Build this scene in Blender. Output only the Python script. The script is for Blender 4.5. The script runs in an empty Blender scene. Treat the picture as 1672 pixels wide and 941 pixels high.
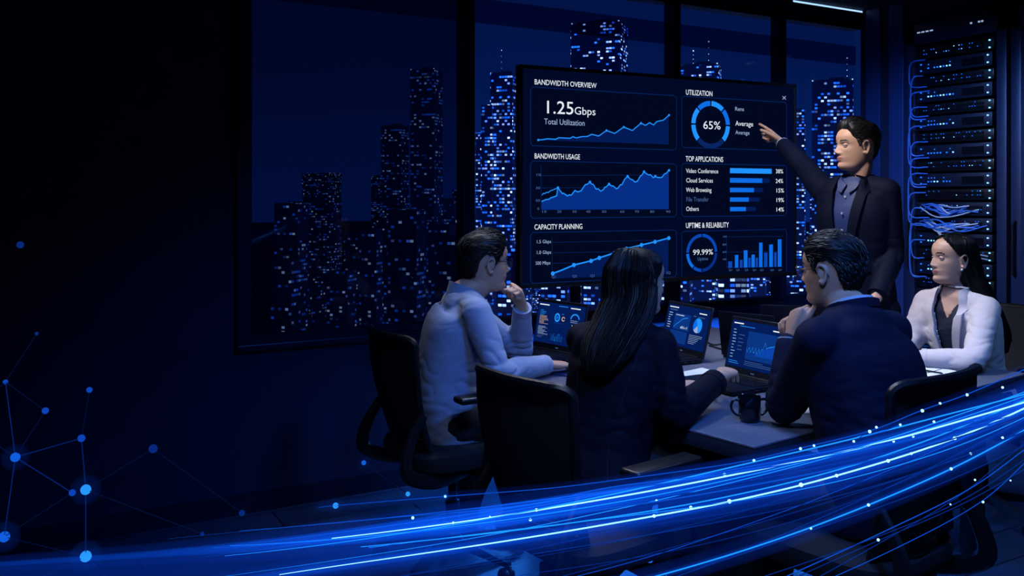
import bpy, bmesh, math, random
import numpy as np
from mathutils import Vector, Matrix, noise
from mathutils.bvhtree import BVHTree

# ---------------------------------------------------------------- camera, sky, lights, exposure
SC = bpy.context.scene
COL = SC.collection
F, EYE, HY, CX = 1447.0, 1.43, 325.0, 836.0        # focal length in pixels, eye height, horizon row, centre column
CW = Matrix.Rotation(math.radians(-30), 4, 'Z')    # view-aligned metres -> room axes (x along the window wall, y towards it)
V = Vector
def P(px, py, d):                                  # a point seen at (px, py), d metres away, in view-aligned metres
    return V(((px - CX) / F * d, d, EYE - (py - HY) / F * d))
def PZ(px, py, z):                                 # the point seen at (px, py) lying at height z
    d = F * (EYE - z) / (py - HY)
    return V(((px - CX) / F * d, d, z))
def lin(r, g, b):
    f = lambda c: (c / 255) / 12.92 if c / 255 <= 0.04045 else ((c / 255 + 0.055) / 1.055) ** 2.4
    return (f(r), f(g), f(b))

cam_data = bpy.data.cameras.new('camera')
cam_data.sensor_fit = 'HORIZONTAL'
cam_data.sensor_width = 36
cam_data.lens = F / 1672 * 36
cam_data.shift_y = -(470.5 - HY) / 1672
cam_data.clip_start = 0.05
cam_data.clip_end = 6000
cam = bpy.data.objects.new('camera', cam_data)
COL.objects.link(cam)
cam.location = (0, 0, EYE)
cam.rotation_euler = (math.pi / 2, 0, math.radians(-30))
SC.camera = cam

SC.view_settings.view_transform = 'Standard'
SC.view_settings.look = 'None'
SC.view_settings.gamma = 1
SC.view_settings.use_curve_mapping = False
SC.view_settings.exposure = 0.0
SC.cycles.use_denoising = True
SC.cycles.max_bounces = 8
SC.cycles.transparent_max_bounces = 24
SC.cycles.sample_clamp_indirect = 3.0

world = bpy.data.worlds.new('night_sky')
SC.world = world
world.use_nodes = True
wn, wl = world.node_tree.nodes, world.node_tree.links
wn.clear()
w_out = wn.new('ShaderNodeOutputWorld'); w_bg = wn.new('ShaderNodeBackground')
w_tc = wn.new('ShaderNodeTexCoord'); w_sep = wn.new('ShaderNodeSeparateXYZ'); w_ramp = wn.new('ShaderNodeValToRGB')
w_noise = wn.new('ShaderNodeTexNoise'); w_mul = wn.new('ShaderNodeMixRGB')
w_ramp.color_ramp.elements[0].position = 0.0; w_ramp.color_ramp.elements[0].color = (*lin(6, 40, 112), 1)
w_ramp.color_ramp.elements[1].position = 0.42; w_ramp.color_ramp.elements[1].color = (*lin(2, 13, 48), 1)
e = w_ramp.color_ramp.elements.new(0.14); e.color = (*lin(4, 27, 84), 1)
w_noise.inputs['Scale'].default_value = 2.2; w_noise.inputs['Detail'].default_value = 4
w_mul.blend_type = 'MULTIPLY'; w_mul.inputs[0].default_value = 0.35
wl.new(w_tc.outputs['Generated'], w_sep.inputs[0]); wl.new(w_sep.outputs[2], w_ramp.inputs[0])
wl.new(w_tc.outputs['Generated'], w_noise.inputs['Vector'])
wl.new(w_ramp.outputs[0], w_mul.inputs[1]); wl.new(w_noise.outputs[0], w_mul.inputs[2])
wl.new(w_mul.outputs[0], w_bg.inputs[0]); wl.new(w_bg.outputs[0], w_out.inputs[0])
w_bg.inputs[1].default_value = 1.0

def spot(name, loc, target, watts, col, angle=70, blend=0.6, r=0.12):   # an added unseen spot at ceiling height; loc / target in view-aligned metres
    l = bpy.data.lights.new(name, 'SPOT'); l.energy = watts; l.color = col; l.spot_size = math.radians(angle); l.spot_blend = blend; l.shadow_soft_size = r
    o = bpy.data.objects.new(name, l); COL.objects.link(o)
    a, b = CW @ V(loc), CW @ V(target)
    o.location = a; o.rotation_euler = (b - a).to_track_quat('-Z', 'Y').to_euler()
    return o
spot('fill_spot_over_table', (0.45, 3.5, 2.68), (0.75, 3.25, 0.7), 95, (0.52, 0.66, 1.0), 95, 0.8, 0.2)  # spots without fixtures, added to brighten people, table, cabinet and floor
spot('fill_spot_by_window', (-0.35, 3.95, 2.66), (0.6, 3.3, 1.1), 58, (0.92, 0.90, 1.0), 70, 0.7, 0.15)
spot('fill_spot_by_display', (0.9, 3.7, 2.68), (1.75, 4.15, 1.35), 155, (0.95, 0.92, 0.98), 92, 0.7, 0.15)
spot('fill_spot_by_cabinet', (2.2, 3.0, 2.68), (1.5, 3.3, 0.6), 70, (0.22, 0.45, 1.0), 80, 0.8, 0.2)
spot('fill_spot_cabinet_wash', (1.6, 4.3, 2.68), (2.5, 5.4, 1.3), 190, (0.16, 0.38, 1.0), 80, 0.8, 0.2)  # added blue spot that brightens the cabinet and wall panels
spot('fill_spot_behind', (0.1, 1.2, 2.68), (0.5, 3.0, 0.6), 75, (0.50, 0.64, 1.0), 60, 0.8, 0.2)
spot('fill_spot_floor', (0.9, 1.6, 2.68), (0.5, 3.0, 0.0), 200, (0.02, 0.20, 1.0), 100, 0.8, 0.2)  # added blue spot that brightens the floor
def strip(name, a, b, watts, col, w=0.04):         # an added downward area light between two points in view-aligned metres
    a, b = CW @ V(a), CW @ V(b); l = bpy.data.lights.new(name, 'AREA'); l.shape = 'RECTANGLE'
    l.size = (b - a).length; l.size_y = w; l.energy = watts; l.color = col
    o = bpy.data.objects.new(name, l); COL.objects.link(o); o.location = (a + b) / 2
    o.rotation_euler = (0, 0, math.atan2((b - a).y, (b - a).x))
strip('sill_floor_fill', (-.27, 4.464, .70), (2.3, 5.95, .70), 45, (0.02, 0.22, 1.0))  # unseen strip, added to make the floor by the window blue
strip('table_under_fill', (.35, 3.45, .66), (1.35, 4.2, .66), 22, (0.02, 0.22, 1.0))  # unseen strip, added to brighten the floor under the table

# ---------------------------------------------------------------- materials
def mat(name, col, rough=0.5, metal=0.0, bump=0.0, scale=40.0, var=0.12, stretch=(1, 1, 1), spec=0.5, sheen=0.0, coat=0.0):
    m = bpy.data.materials.new(name); m.use_nodes = True
    n, l = m.node_tree.nodes, m.node_tree.links
    b = n['Principled BSDF']
    b.inputs['Roughness'].default_value = rough; b.inputs['Metallic'].default_value = metal
    b.inputs['Specular IOR Level'].default_value = spec; b.inputs['Sheen Weight'].default_value = sheen
    b.inputs['Coat Weight'].default_value = coat
    tc = n.new('ShaderNodeTexCoord'); mp = n.new('ShaderNodeMapping'); tx = n.new('ShaderNodeTexNoise'); rp = n.new('ShaderNodeValToRGB')
    mp.inputs['Scale'].default_value = stretch; tx.inputs['Scale'].default_value = scale; tx.inputs['Detail'].default_value = 3
    l.new(tc.outputs['Object'], mp.inputs[0]); l.new(mp.outputs[0], tx.inputs['Vector']); l.new(tx.outputs[0], rp.inputs[0])
    rp.color_ramp.elements[0].position = 0.3; rp.color_ramp.elements[1].position = 0.7
    rp.color_ramp.elements[0].color = (*[c * (1 - var) for c in col], 1); rp.color_ramp.elements[1].color = (*[min(1, c * (1 + var)) for c in col], 1)
    l.new(rp.outputs[0], b.inputs['Base Color'])
    if bump:
        bp = n.new('ShaderNodeBump'); bp.inputs['Strength'].default_value = bump; bp.inputs['Distance'].default_value = 0.002
        l.new(tx.outputs[0], bp.inputs['Height']); l.new(bp.outputs[0], b.inputs['Normal'])
    return m
def glow(name, col, strength=1.0):
    m = bpy.data.materials.new(name); m.use_nodes = True
    n, l = m.node_tree.nodes, m.node_tree.links
    n.clear(); o = n.new('ShaderNodeOutputMaterial'); e = n.new('ShaderNodeEmission')
    e.inputs[0].default_value = (*col, 1); e.inputs[1].default_value = strength
    l.new(e.outputs[0], o.inputs[0])
    return m
def glow_volume(name, col, strength):
    m = bpy.data.materials.new(name); m.use_nodes = True
    n, l = m.node_tree.nodes, m.node_tree.links
    n.clear(); o = n.new('ShaderNodeOutputMaterial'); e = n.new('ShaderNodeEmission'); t = n.new('ShaderNodeBsdfTransparent')
    e.inputs[0].default_value = (*col, 1); e.inputs[1].default_value = strength
    l.new(t.outputs[0], o.inputs[0]); l.new(e.outputs[0], o.inputs[1])
    return m
def glass(name, tint=(0.92, 0.95, 1.0), refl=0.035):
    m = bpy.data.materials.new(name); m.use_nodes = True
    n, l = m.node_tree.nodes, m.node_tree.links
    n.clear(); o = n.new('ShaderNodeOutputMaterial'); mx = n.new('ShaderNodeMixShader')
    t = n.new('ShaderNodeBsdfTransparent'); g = n.new('ShaderNodeBsdfGlossy')
    t.inputs[0].default_value = (*tint, 1); g.inputs['Roughness'].default_value = 0.02; g.inputs[0].default_value = (0.8, 0.9, 1, 1)
    mx.inputs[0].default_value = refl
    l.new(t.outputs[0], mx.inputs[1]); l.new(g.outputs[0], mx.inputs[2]); l.new(mx.outputs[0], o.inputs[0])
    return m

# ---------------------------------------------------------------- mesh helpers
def sm(a, b, x):
    t = max(0.0, min(1.0, (x - a) / (b - a))); return t * t * (3 - 2 * t)
def itp(tab, x):
    return float(np.interp(x, [t[0] for t in tab], [t[1] for t in tab]))
def catmull(pts, n):
    pts = [V(p) for p in pts]
    if len(pts) == 2: return [pts[0].lerp(pts[1], i / n) for i in range(n + 1)]
    q = [pts[0] * 2 - pts[1]] + pts + [pts[-1] * 2 - pts[-2]]
    out = []; segs = len(pts) - 1
    for i in range(n + 1):
        u = i / n * segs; k = min(int(u), segs - 1); t = u - k
        a, b, c, d = q[k:k + 4]
        out.append(0.5 * ((2 * b) + (c - a) * t + (2 * a - 5 * b + 4 * c - d) * t * t + (3 * b - a - 3 * c + d) * t ** 3))
    return out
def frame(f, up=(0, 0, 1)):                        # columns: right, forward, up
    f = V(f).normalized(); r = f.cross(V(up)).normalized(); u = r.cross(f)
    return Matrix((r, f, u)).transposed()
def rings(bm, rs, cap=True, closed=True):
    vs = [[bm.verts.new(p) for p in r] for r in rs]
    n = len(vs[0])
    for i in range(len(vs) - 1):
        for j in range(n if closed else n - 1):
            k = (j + 1) % n
            bm.faces.new((vs[i][j], vs[i][k], vs[i + 1][k], vs[i + 1][j]))
    if cap and closed:
        bm.faces.new(vs[0][::-1]); bm.faces.new(vs[-1])
    return vs
def tube(bm, pts, rad, n=12, smooth=0, cap=True, flat=1.0, ref=None, round_end=False):
    pts = [V(p) for p in pts]; m = len(pts)
    rad = [rad] * m if not hasattr(rad, '__len__') else list(rad)
    if smooth:
        tt = np.linspace(0, 1, m); ts = np.linspace(0, 1, smooth + 1)
        rad = list(np.interp(ts, tt, rad)); pts = catmull(pts, smooth); m = len(pts)
    if round_end:
        a, b = (pts[0] - pts[1]).normalized(), (pts[-1] - pts[-2]).normalized()
        ang = (0.2, 0.55, 0.85)
        hd = [(pts[0] + a * rad[0] * math.cos(t * 1.5), rad[0] * math.sin(t * 1.5)) for t in ang]
        tl = [(pts[-1] + b * rad[-1] * math.cos(t * 1.5), rad[-1] * math.sin(t * 1.5)) for t in reversed(ang)]
        pts = [x[0] for x in hd] + pts + [x[0] for x in tl]; rad = [x[1] for x in hd] + rad + [x[1] for x in tl]; m = len(pts)
    t0 = (pts[1] - pts[0]).normalized()
    u = V(ref) if ref else (V((0, 0, 1)) if abs(t0.z) < 0.9 else V((1, 0, 0)))
    rs = []
    for i in range(m):
        t = (pts[min(i + 1, m - 1)] - pts[max(i - 1, 0)]).normalized()
        u = (u - t * u.dot(t)).normalized(); s = t.cross(u)
        rs.append([pts[i] + (s * math.cos(2 * math.pi * j / n) + u * flat * math.sin(2 * math.pi * j / n)) * rad[i] for j in range(n)])
    return rings(bm, rs, cap)
def box(bm, c, s, M=None, bevel=0.0, seg=2):
    r = bmesh.ops.create_cube(bm, size=1)
    vs = r['verts']
    for v in vs:
        v.co = V((v.co.x * s[0], v.co.y * s[1], v.co.z * s[2]))
    if bevel:
        es = list({e for v in vs for e in v.link_edges})
        rb = bmesh.ops.bevel(bm, geom=es, offset=bevel, segments=seg, affect='EDGES', profile=0.5)
        vs = list({v for f in rb['faces'] for v in f.verts} | {v for v in vs if v.is_valid})
    for v in vs:
        v.co = (M @ v.co if M else v.co) + V(c)
    return vs
def ellipsoid(bm, c, r, M=None, nu=20, nv=12):
    vs = bmesh.ops.create_uvsphere(bm, u_segments=nu, v_segments=nv, radius=1)['verts']
    for v in vs:
        p = V((v.co.x * r[0], v.co.y * r[1], v.co.z * r[2])); v.co = (M @ p if M else p) + V(c)
    return vs
def lathe(bm, prof, c=(0, 0, 0), n=32, axis=None, cap=True):
    M = V((0, 0, 1)).rotation_difference(V(axis)).to_matrix() if axis else Matrix.Identity(3)
    rs = [[M @ V((r * math.cos(2 * math.pi * j / n), r * math.sin(2 * math.pi * j / n), z)) + V(c) for j in range(n)] for r, z in prof]
    return rings(bm, rs, cap)
def prism(bm, poly, o, ax, ay, az, depth):         # a flat outline given thickness
    a = [bm.verts.new(V(o) + V(ax) * x + V(ay) * y) for x, y in poly]
    b = [bm.verts.new(v.co + V(az) * depth) for v in a]
    n = len(poly)
    bm.faces.new(a[::-1]); bm.faces.new(b)
    for i in range(n):
        bm.faces.new((a[i], a[(i + 1) % n], b[(i + 1) % n], b[i]))
def B():
    return bmesh.new()

ORG = {}                                           # where each object's origin stands, in room axes
def mesh_of(bm, name, recalc=True):
    if isinstance(bm, bpy.types.Mesh):
        bm.name = name; return bm
    if recalc: bmesh.ops.recalc_face_normals(bm, faces=bm.faces)
    me = bpy.data.meshes.new(name); bm.to_mesh(me); bm.free(); return me
def smooth(me, angle=40):
    me.polygons.foreach_set('use_smooth', [True] * len(me.polygons))
    if angle < 180:
        try: me.set_sharp_from_angle(angle=math.radians(angle))
        except Exception: pass
def put(name, bm, mats, parent=None, view=True, flat=False, origin=None, angle=40):
    """Links ONE mesh object. view: coordinates are view-aligned metres (else room axes; under a parent with its own turn: local)."""
    me = mesh_of(bm, name)
    for m in (mats if isinstance(mats, (list, tuple)) else [mats]): me.materials.append(m)
    if not flat: smooth(me, angle)
    o = bpy.data.objects.new(name, me); COL.objects.link(o)
    if view == 'local':
        o.parent = parent; return o
    if view: me.transform(CW)
    if parent is None:
        if origin is None:
            co = np.empty(len(me.vertices) * 3); me.vertices.foreach_get('co', co); co = co.reshape(-1, 3)
            a, b = co.min(0), co.max(0); origin = V(((a[0] + b[0]) / 2, (a[1] + b[1]) / 2, a[2]))
        o.location = origin; ORG[o] = V(origin)
        me.transform(Matrix.Translation(-V(origin)))
    else:
        o.parent = parent; ORG[o] = ORG[parent]
        me.transform(Matrix.Translation(-ORG[parent]))
    return o
def tag(o, label, cat, group=None, kind=None):
    o['label'] = label; o['category'] = cat
    if group: o['group'] = group
    if kind: o['kind'] = kind
    return o
def thing(name, label, cat, loc, rotz=0.0, group=None, view=True):
    o = bpy.data.objects.new(name, None); COL.objects.link(o)
    o.empty_display_size = 0.1
    loc = CW @ V(loc) if view else V(loc)
    o.location = loc; o.rotation_euler = (0, 0, rotz); ORG[o] = loc
    return tag(o, label, cat, group)
def struct(name, bm, m, parent=None, view=False):
    o = put(name, bm, m, parent, view=view, flat=True)
    if parent is None: o['kind'] = 'structure'
    return o
def face_rot(f):                                   # z-turn (room axes) that makes local +y point along view-aligned f
    w = CW @ V((f[0], f[1], 0)); return math.atan2(w.y, w.x) - math.pi / 2
def kids(o): return [c for c in bpy.data.objects if c.parent == o]
def copy_tree(o, parent=None):
    c = o.copy(); COL.objects.link(c); c.parent = parent
    for k in kids(o): copy_tree(k, c)
    return c
def remesh(bm, voxel, iters=3, fac=0.5):           # fuses overlapping closed pieces into one continuous surface
    bmesh.ops.recalc_face_normals(bm, faces=bm.faces)
    me = bpy.data.meshes.new('fuse'); bm.to_mesh(me); bm.free()
    ob = bpy.data.objects.new('fuse', me); COL.objects.link(ob)
    r = ob.modifiers.new('r', 'REMESH'); r.mode = 'VOXEL'; r.voxel_size = voxel
    s = ob.modifiers.new('s', 'SMOOTH'); s.iterations = iters; s.factor = fac
    bpy.context.view_layer.update()
    dg = bpy.context.evaluated_depsgraph_get()
    out = bpy.data.meshes.new_from_object(ob.evaluated_get(dg))
    bpy.data.objects.remove(ob); bpy.data.meshes.remove(me)
    return out
def co_of(me):
    a = np.empty(len(me.vertices) * 3); me.vertices.foreach_get('co', a); return a.reshape(-1, 3)
def nor_of(me):
    a = np.empty(len(me.vertices) * 3); me.vertices.foreach_get('normal', a); return a.reshape(-1, 3)
def bvh_of(me):
    return BVHTree.FromPolygons([v.co.copy() for v in me.vertices], [tuple(p.vertices) for p in me.polygons])

# ---------------------------------------------------------------- palette
M_wall = mat('painted_wall', lin(18, 28, 66), 0.7, scale=6)
M_ceil = mat('ceiling_paint', lin(20, 30, 58), 0.8, scale=6)
M_panel = mat('wall_panel', lin(34, 58, 118), 0.45, scale=3)
M_frame = mat('window_frame_metal', lin(22, 32, 62), 0.38, 0.4, scale=20)
M_glass = glass('window_glass')
M_black = mat('black_plastic', lin(16, 17, 22), 0.35, scale=60)
M_dark = mat('dark_metal', lin(30, 34, 46), 0.32, 0.7, scale=60)
M_grey = mat('grey_metal', lin(70, 78, 96), 0.3, 0.8, scale=60)
M_meshfab = mat('chair_mesh_fabric', lin(16, 19, 30), 0.75, bump=0.5, scale=350)
M_seatfab = mat('chair_seat_fabric', lin(8, 10, 18), 0.85, bump=0.4, scale=260)
M_tabletop = mat('table_top_laminate', lin(98, 104, 122), 0.3, scale=25, stretch=(1, 6, 1), var=0.18, bump=0.05)
M_tableedge = mat('table_edge', lin(40, 46, 62), 0.4, scale=25)
M_skin = mat('skin', lin(196, 152, 126), 0.5, bump=0.12, scale=220, var=0.06)
M_skin2 = mat('fair_skin', lin(206, 164, 140), 0.48, bump=0.10, scale=240, var=0.05)
M_lip = mat('lips', lin(168, 114, 102), 0.42, scale=200)
M_brow = mat('eyebrow_hair', lin(24, 20, 20), 0.6, scale=300)
M_hair = mat('black_hair', lin(10, 10, 13), 0.5, bump=0.3, scale=160, var=0.3, spec=0.35)
M_hairlong = mat('long_black_hair', lin(9, 9, 12), 0.5, bump=0.3, scale=120, stretch=(6, 6, 0.5), var=0.35, spec=0.22)
M_suit = mat('navy_suit_cloth', lin(14, 21, 46), 0.72, bump=0.3, scale=300, var=0.15, spec=.12)
M_suitblk = mat('black_suit_cloth', lin(9, 13, 30), 0.72, bump=0.3, scale=300, var=0.15, spec=.12)
M_suitstand = mat('charcoal_suit_cloth', lin(9, 14, 34), 0.72, bump=0.3, scale=300, var=0.15, spec=.12)
M_shirt = mat('pale_blue_shirt_cloth', lin(142, 156, 186), 0.78, bump=0.3, scale=260, var=0.06, sheen=0.15)
M_navyshirt = mat('navy_shirt_cloth', lin(30, 50, 102), 0.6, bump=0.2, scale=260, var=0.08)
M_white = mat('white_cuff_cloth', lin(205, 214, 232), 0.75, scale=200, var=0.04)
M_blazer = mat('cream_blazer_cloth', lin(206, 198, 200), 0.78, bump=0.3, scale=280, var=0.05, sheen=0.1)
M_top = mat('navy_top_cloth', lin(18, 24, 46), 0.7, scale=200)
M_trouser = mat('dark_trouser_cloth', lin(18, 21, 33), 0.8, bump=0.3, scale=260)
M_shoe = mat('black_shoe_leather', lin(14, 14, 18), 0.3, scale=80)
M_eye = mat('eye_white', lin(165, 165, 168), 0.2, scale=50, var=0.03)
M_iris = mat('dark_iris', lin(26, 18, 14), 0.15, scale=90)
M_lens = glass('spectacle_lens', (0.95, 0.97, 1.0), 0.08)
M_button = mat('pale_button', lin(190, 196, 206), 0.3, 0.3, scale=90)
M_paper = mat('white_paper', lin(225, 230, 240), 0.7, scale=90, var=0.03)
M_mug = mat('black_glazed_mug', lin(15, 17, 26), 0.12, scale=30, coat=0.6)
M_cable = mat('black_cable', lin(14, 15, 20), 0.5, scale=60)
G_white = glow('screen_white', lin(232, 238, 248), 1.0)
G_soft = glow('screen_soft_white', lin(150, 172, 212), 1.0)
G_dim = glow('screen_dim_blue', lin(70, 98, 150), 1.0)
G_cyan = glow('screen_bright_blue', lin(32, 146, 255), 1.0)
G_blue = glow('screen_blue', lin(14, 108, 228), 1.0)
G_mid = glow('screen_mid_blue', lin(10, 70, 180), 1.0)
G_fill = glow('screen_fill_blue', lin(6, 46, 132), 1.0)
G_fill2 = glow('screen_low_fill_blue', lin(4, 26, 84), 1.0)
G_line = glow('screen_outline_blue', lin(8, 36, 98), 1.0)
G_bg = glow('screen_background', lin(1, 9, 38), 1.0)
G_panel = glow('screen_panel_background', lin(1, 8, 32), 1.0)
G_warm = glow('screen_warm_white', lin(205, 176, 150), 1.0)
G_lap = glow('laptop_screen_background', lin(4, 28, 88), 1.0)
G_lap2 = glow('laptop_panel_blue', lin(10, 52, 128), 1.0)
G_led = glow('led_blue_white', lin(120, 190, 255), 2.2)
G_ledb = glow('led_blue', lin(30, 110, 255), 1.4)

# ---------------------------------------------------------------- the room (room axes)
XL, XR, YB, YF, ZC = -3.0, 5.15, 4.1, -1.6, 2.72
def floor_material():
    m = mat('floor_planks', lin(58, 66, 88), 0.34, scale=7, var=0.25, stretch=(1, 9, 1))
    n, l = m.node_tree.nodes, m.node_tree.links
    b = n['Principled BSDF']
    br = n.new('ShaderNodeTexBrick'); tc = n.new('ShaderNodeTexCoord'); bp = n.new('ShaderNodeBump'); mx = n.new('ShaderNodeMixRGB')
    br.inputs['Scale'].default_value = 1.0; br.inputs['Brick Width'].default_value = 1.2; br.inputs['Row Height'].default_value = 0.2
    br.inputs['Mortar Size'].default_value = 0.004; br.inputs['Color1'].default_value = (1, 1, 1, 1); br.inputs['Color2'].default_value = (0.75, 0.75, 0.75, 1)
    br.inputs['Mortar'].default_value = (0.12, 0.12, 0.12, 1)
    src = b.inputs['Base Color'].links[0].from_socket
    mx.blend_type = 'MULTIPLY'; mx.inputs[0].default_value = 1
    l.new(tc.outputs['Object'], br.inputs['Vector']); l.new(src, mx.inputs[1]); l.new(br.outputs[0], mx.inputs[2]); l.new(mx.outputs[0], b.inputs['Base Color'])
    bp.inputs['Strength'].default_value = 0.3; l.new(br.outputs[0], bp.inputs['Height']); l.new(bp.outputs[0], b.inputs['Normal'])
    return m
def slab(x0, x1, y0, y1, z0, z1, bm=None, bevel=0):
    bm = bm or B(); box(bm, ((x0 + x1) / 2, (y0 + y1) / 2, (z0 + z1) / 2), (x1 - x0, y1 - y0, z1 - z0), bevel=bevel); return bm
struct('floor', slab(XL - .2, XR + .2, YF - .2, YB + .2, -0.1, 0), floor_material())
struct('ceiling', slab(XL - .2, XR + .2, YF - .2, YB + .2, ZC, ZC + 0.1), M_ceil)
struct('wall_left', slab(XL - .15, XL, YF, YB, 0, ZC), M_wall)
struct('wall_front', slab(XL, XR, YF - .15, YF, 0, ZC), M_wall)
wx = 0.92                                          # where the solid part of the window wall ends
bm = slab(XL, wx, YB, YB + .2, 0, ZC); slab(wx, XR, YB, YB + .2, 0, 0.74, bm); slab(wx, XR, YB, YB + .2, 2.66, ZC, bm)
struct('wall_back', bm, M_wall)
struct('trim_1', slab(wx, XR, YB - .04, YB + .02, 0.74, 0.77, bevel=.006), M_frame)   # window sill
bm = slab(XR, XR + .15, YF, YB, 0, ZC)
struct('wall_right', bm, M_wall)
bm = B()
for y in (3.98, 3.80): slab(XR - .03, XR, y - .055, y + .055, 0, ZC, bm, .004)
struct('trim_2', bm, M_panel)                      # upright panel strips between the window and the rack
struct('baseboard_back', slab(XL, XR - .03, YB - .015, YB, 0, 0.09), M_frame)
# windows: each bay has its mullion, head and bottom rail; pane and beam-reflection band are its children
edges = [wx, 2.065, 3.455, 4.345, XR]
MW = 0.055
M_glassfade = glass('left_fade_glass', (.46, .49, .56), .012)  # first pane tinted to carry the fade to dark on the left
M_beamrefl = glass('beam_reflection_tint', (.45, .5, .62), .01)  # darkening of the beam reflections, put into the glass colour
for i in range(4):
    a, b = edges[i], edges[i + 1]
    bm = B()
    slab(a, a + MW, YB - .03, YB + .06, .77, 2.66, bm, .006)
    slab(a + MW, a + MW + .018, YB - .01, YB + .05, .77, 2.66, bm)
    slab(a + MW, b, YB, YB + .08, 2.60, 2.66, bm); slab(a + MW, b, YB, YB + .08, .77, .80, bm)
    w = struct('window_%d' % (i + 1), bm, M_frame)
    struct('pane', slab(a + MW, b, YB + .045, YB + .055, .79, 2.62), M_glass if i else M_glassfade, w)
    struct('beam_reflection', slab(a + MW, b, YB + .040, YB + .0445, 2.36, 2.49), M_beamrefl, w)  # darker glass band imitates reflections of ceiling beams
# light strip along the window head
t = thing('light_strip', 'thin bright light strip along the ceiling above the right-hand window', 'light', (4.75, YB - .05, ZC), view=False)
put('housing', slab(4.42, 5.12, YB - .045, YB - .005, ZC - .018, ZC), M_dark, t, view=False)
put('diffuser', slab(4.44, 5.11, YB - .047, YB - .046, ZC - .015, ZC - .004), glow('strip_light', lin(150, 190, 240), 1.6), t, view=False)

# ---------------------------------------------------------------- the city outside
def facade(name, lit, wcell, hcell, bright, seed, cold=0.7):
    m = bpy.data.materials.new(name); m.use_nodes = True
    n, l = m.node_tree.nodes, m.node_tree.links
    b = n['Principled BSDF']; b.inputs['Base Color'].default_value = (*lin(104, 124, 176), 1); b.inputs['Roughness'].default_value = 0.6
    def math_(op, x, y=None, z=None):
        k = n.new('ShaderNodeMath'); k.operation = op
        for i, a in enumerate((x, y, z)):
            if a is None: continue
            if hasattr(a, 'is_linked'): l.new(a, k.inputs[i])
            else: k.inputs[i].default_value = a
        return k.outputs[0]
    tc = n.new('ShaderNodeTexCoord'); sp = n.new('ShaderNodeSeparateXYZ'); l.new(tc.outputs['Object'], sp.inputs[0])
    gn = n.new('ShaderNodeNewGeometry'); gs = n.new('ShaderNodeSeparateXYZ'); l.new(gn.outputs['Normal'], gs.inputs[0])
    h = math_('DIVIDE', math_('ADD', sp.outputs[0], sp.outputs[1]), wcell); v = math_('DIVIDE', sp.outputs[2], hcell)
    ci, cj = math_('FLOOR', h), math_('FLOOR', v)
    fi, fj = math_('FRACT', h), math_('FRACT', v)
    def wn_(x, y, w):
        k = n.new('ShaderNodeTexWhiteNoise'); k.noise_dimensions = '3D'; c = n.new('ShaderNodeCombineXYZ')
        for i, a in enumerate((x, y, w)):
            if hasattr(a, 'is_linked'): l.new(a, c.inputs[i])
            else: c.inputs[i].default_value = a
        l.new(c.outputs[0], k.inputs[0]); return k
    r1 = wn_(ci, cj, seed); r2 = wn_(math_('FLOOR', math_('MULTIPLY', ci, 0.2)), cj, seed + 7)
    sc = math_('ADD', math_('MULTIPLY', r1.outputs[0], 0.55), math_('MULTIPLY', r2.outputs[0], 0.45))
    on = math_('GREATER_THAN', sc, 1 - lit)
    msk = math_('MULTIPLY', math_('MULTIPLY', math_('GREATER_THAN', fi, 0.15), math_('GREATER_THAN', fj, 0.45)), on)
    msk = math_('MULTIPLY', msk, math_('LESS_THAN', math_('ABSOLUTE', gs.outputs[2]), 0.5))
    lv = math_('MULTIPLY', math_('POWER', r1.outputs[0], 2.5), bright)
    rp = n.new('ShaderNodeValToRGB'); rp.color_ramp.elements[0].color = (*lin(20, 95, 235), 1); rp.color_ramp.elements[1].color = (*lin(190, 220, 255), 1)
    rp.color_ramp.elements[0].position = cold * 0.6; rp.color_ramp.elements[1].position = 1.0
    sw = wn_(ci, cj, seed + 3); l.new(sw.outputs[0], rp.inputs[0])
    l.new(rp.outputs[0], b.inputs['Emission Color']); l.new(math_('MULTIPLY', msk, lv), b.inputs['Emission Strength'])
    m.cycles.emission_sampling = 'NONE'
    return m
M_conc = mat('tower_concrete', lin(120, 140, 180), 0.7, scale=0.2)
G_beacon = glow('roof_beacon', lin(190, 225, 255), 2.5)
GROUND = -130.0
bm = slab(-3000, 4000, 60, 5000, GROUND - 1, GROUND)
struct('ground', bm, mat('night_ground', lin(90, 110, 150), 0.8, scale=0.02))
rng = random.Random(5)
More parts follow.
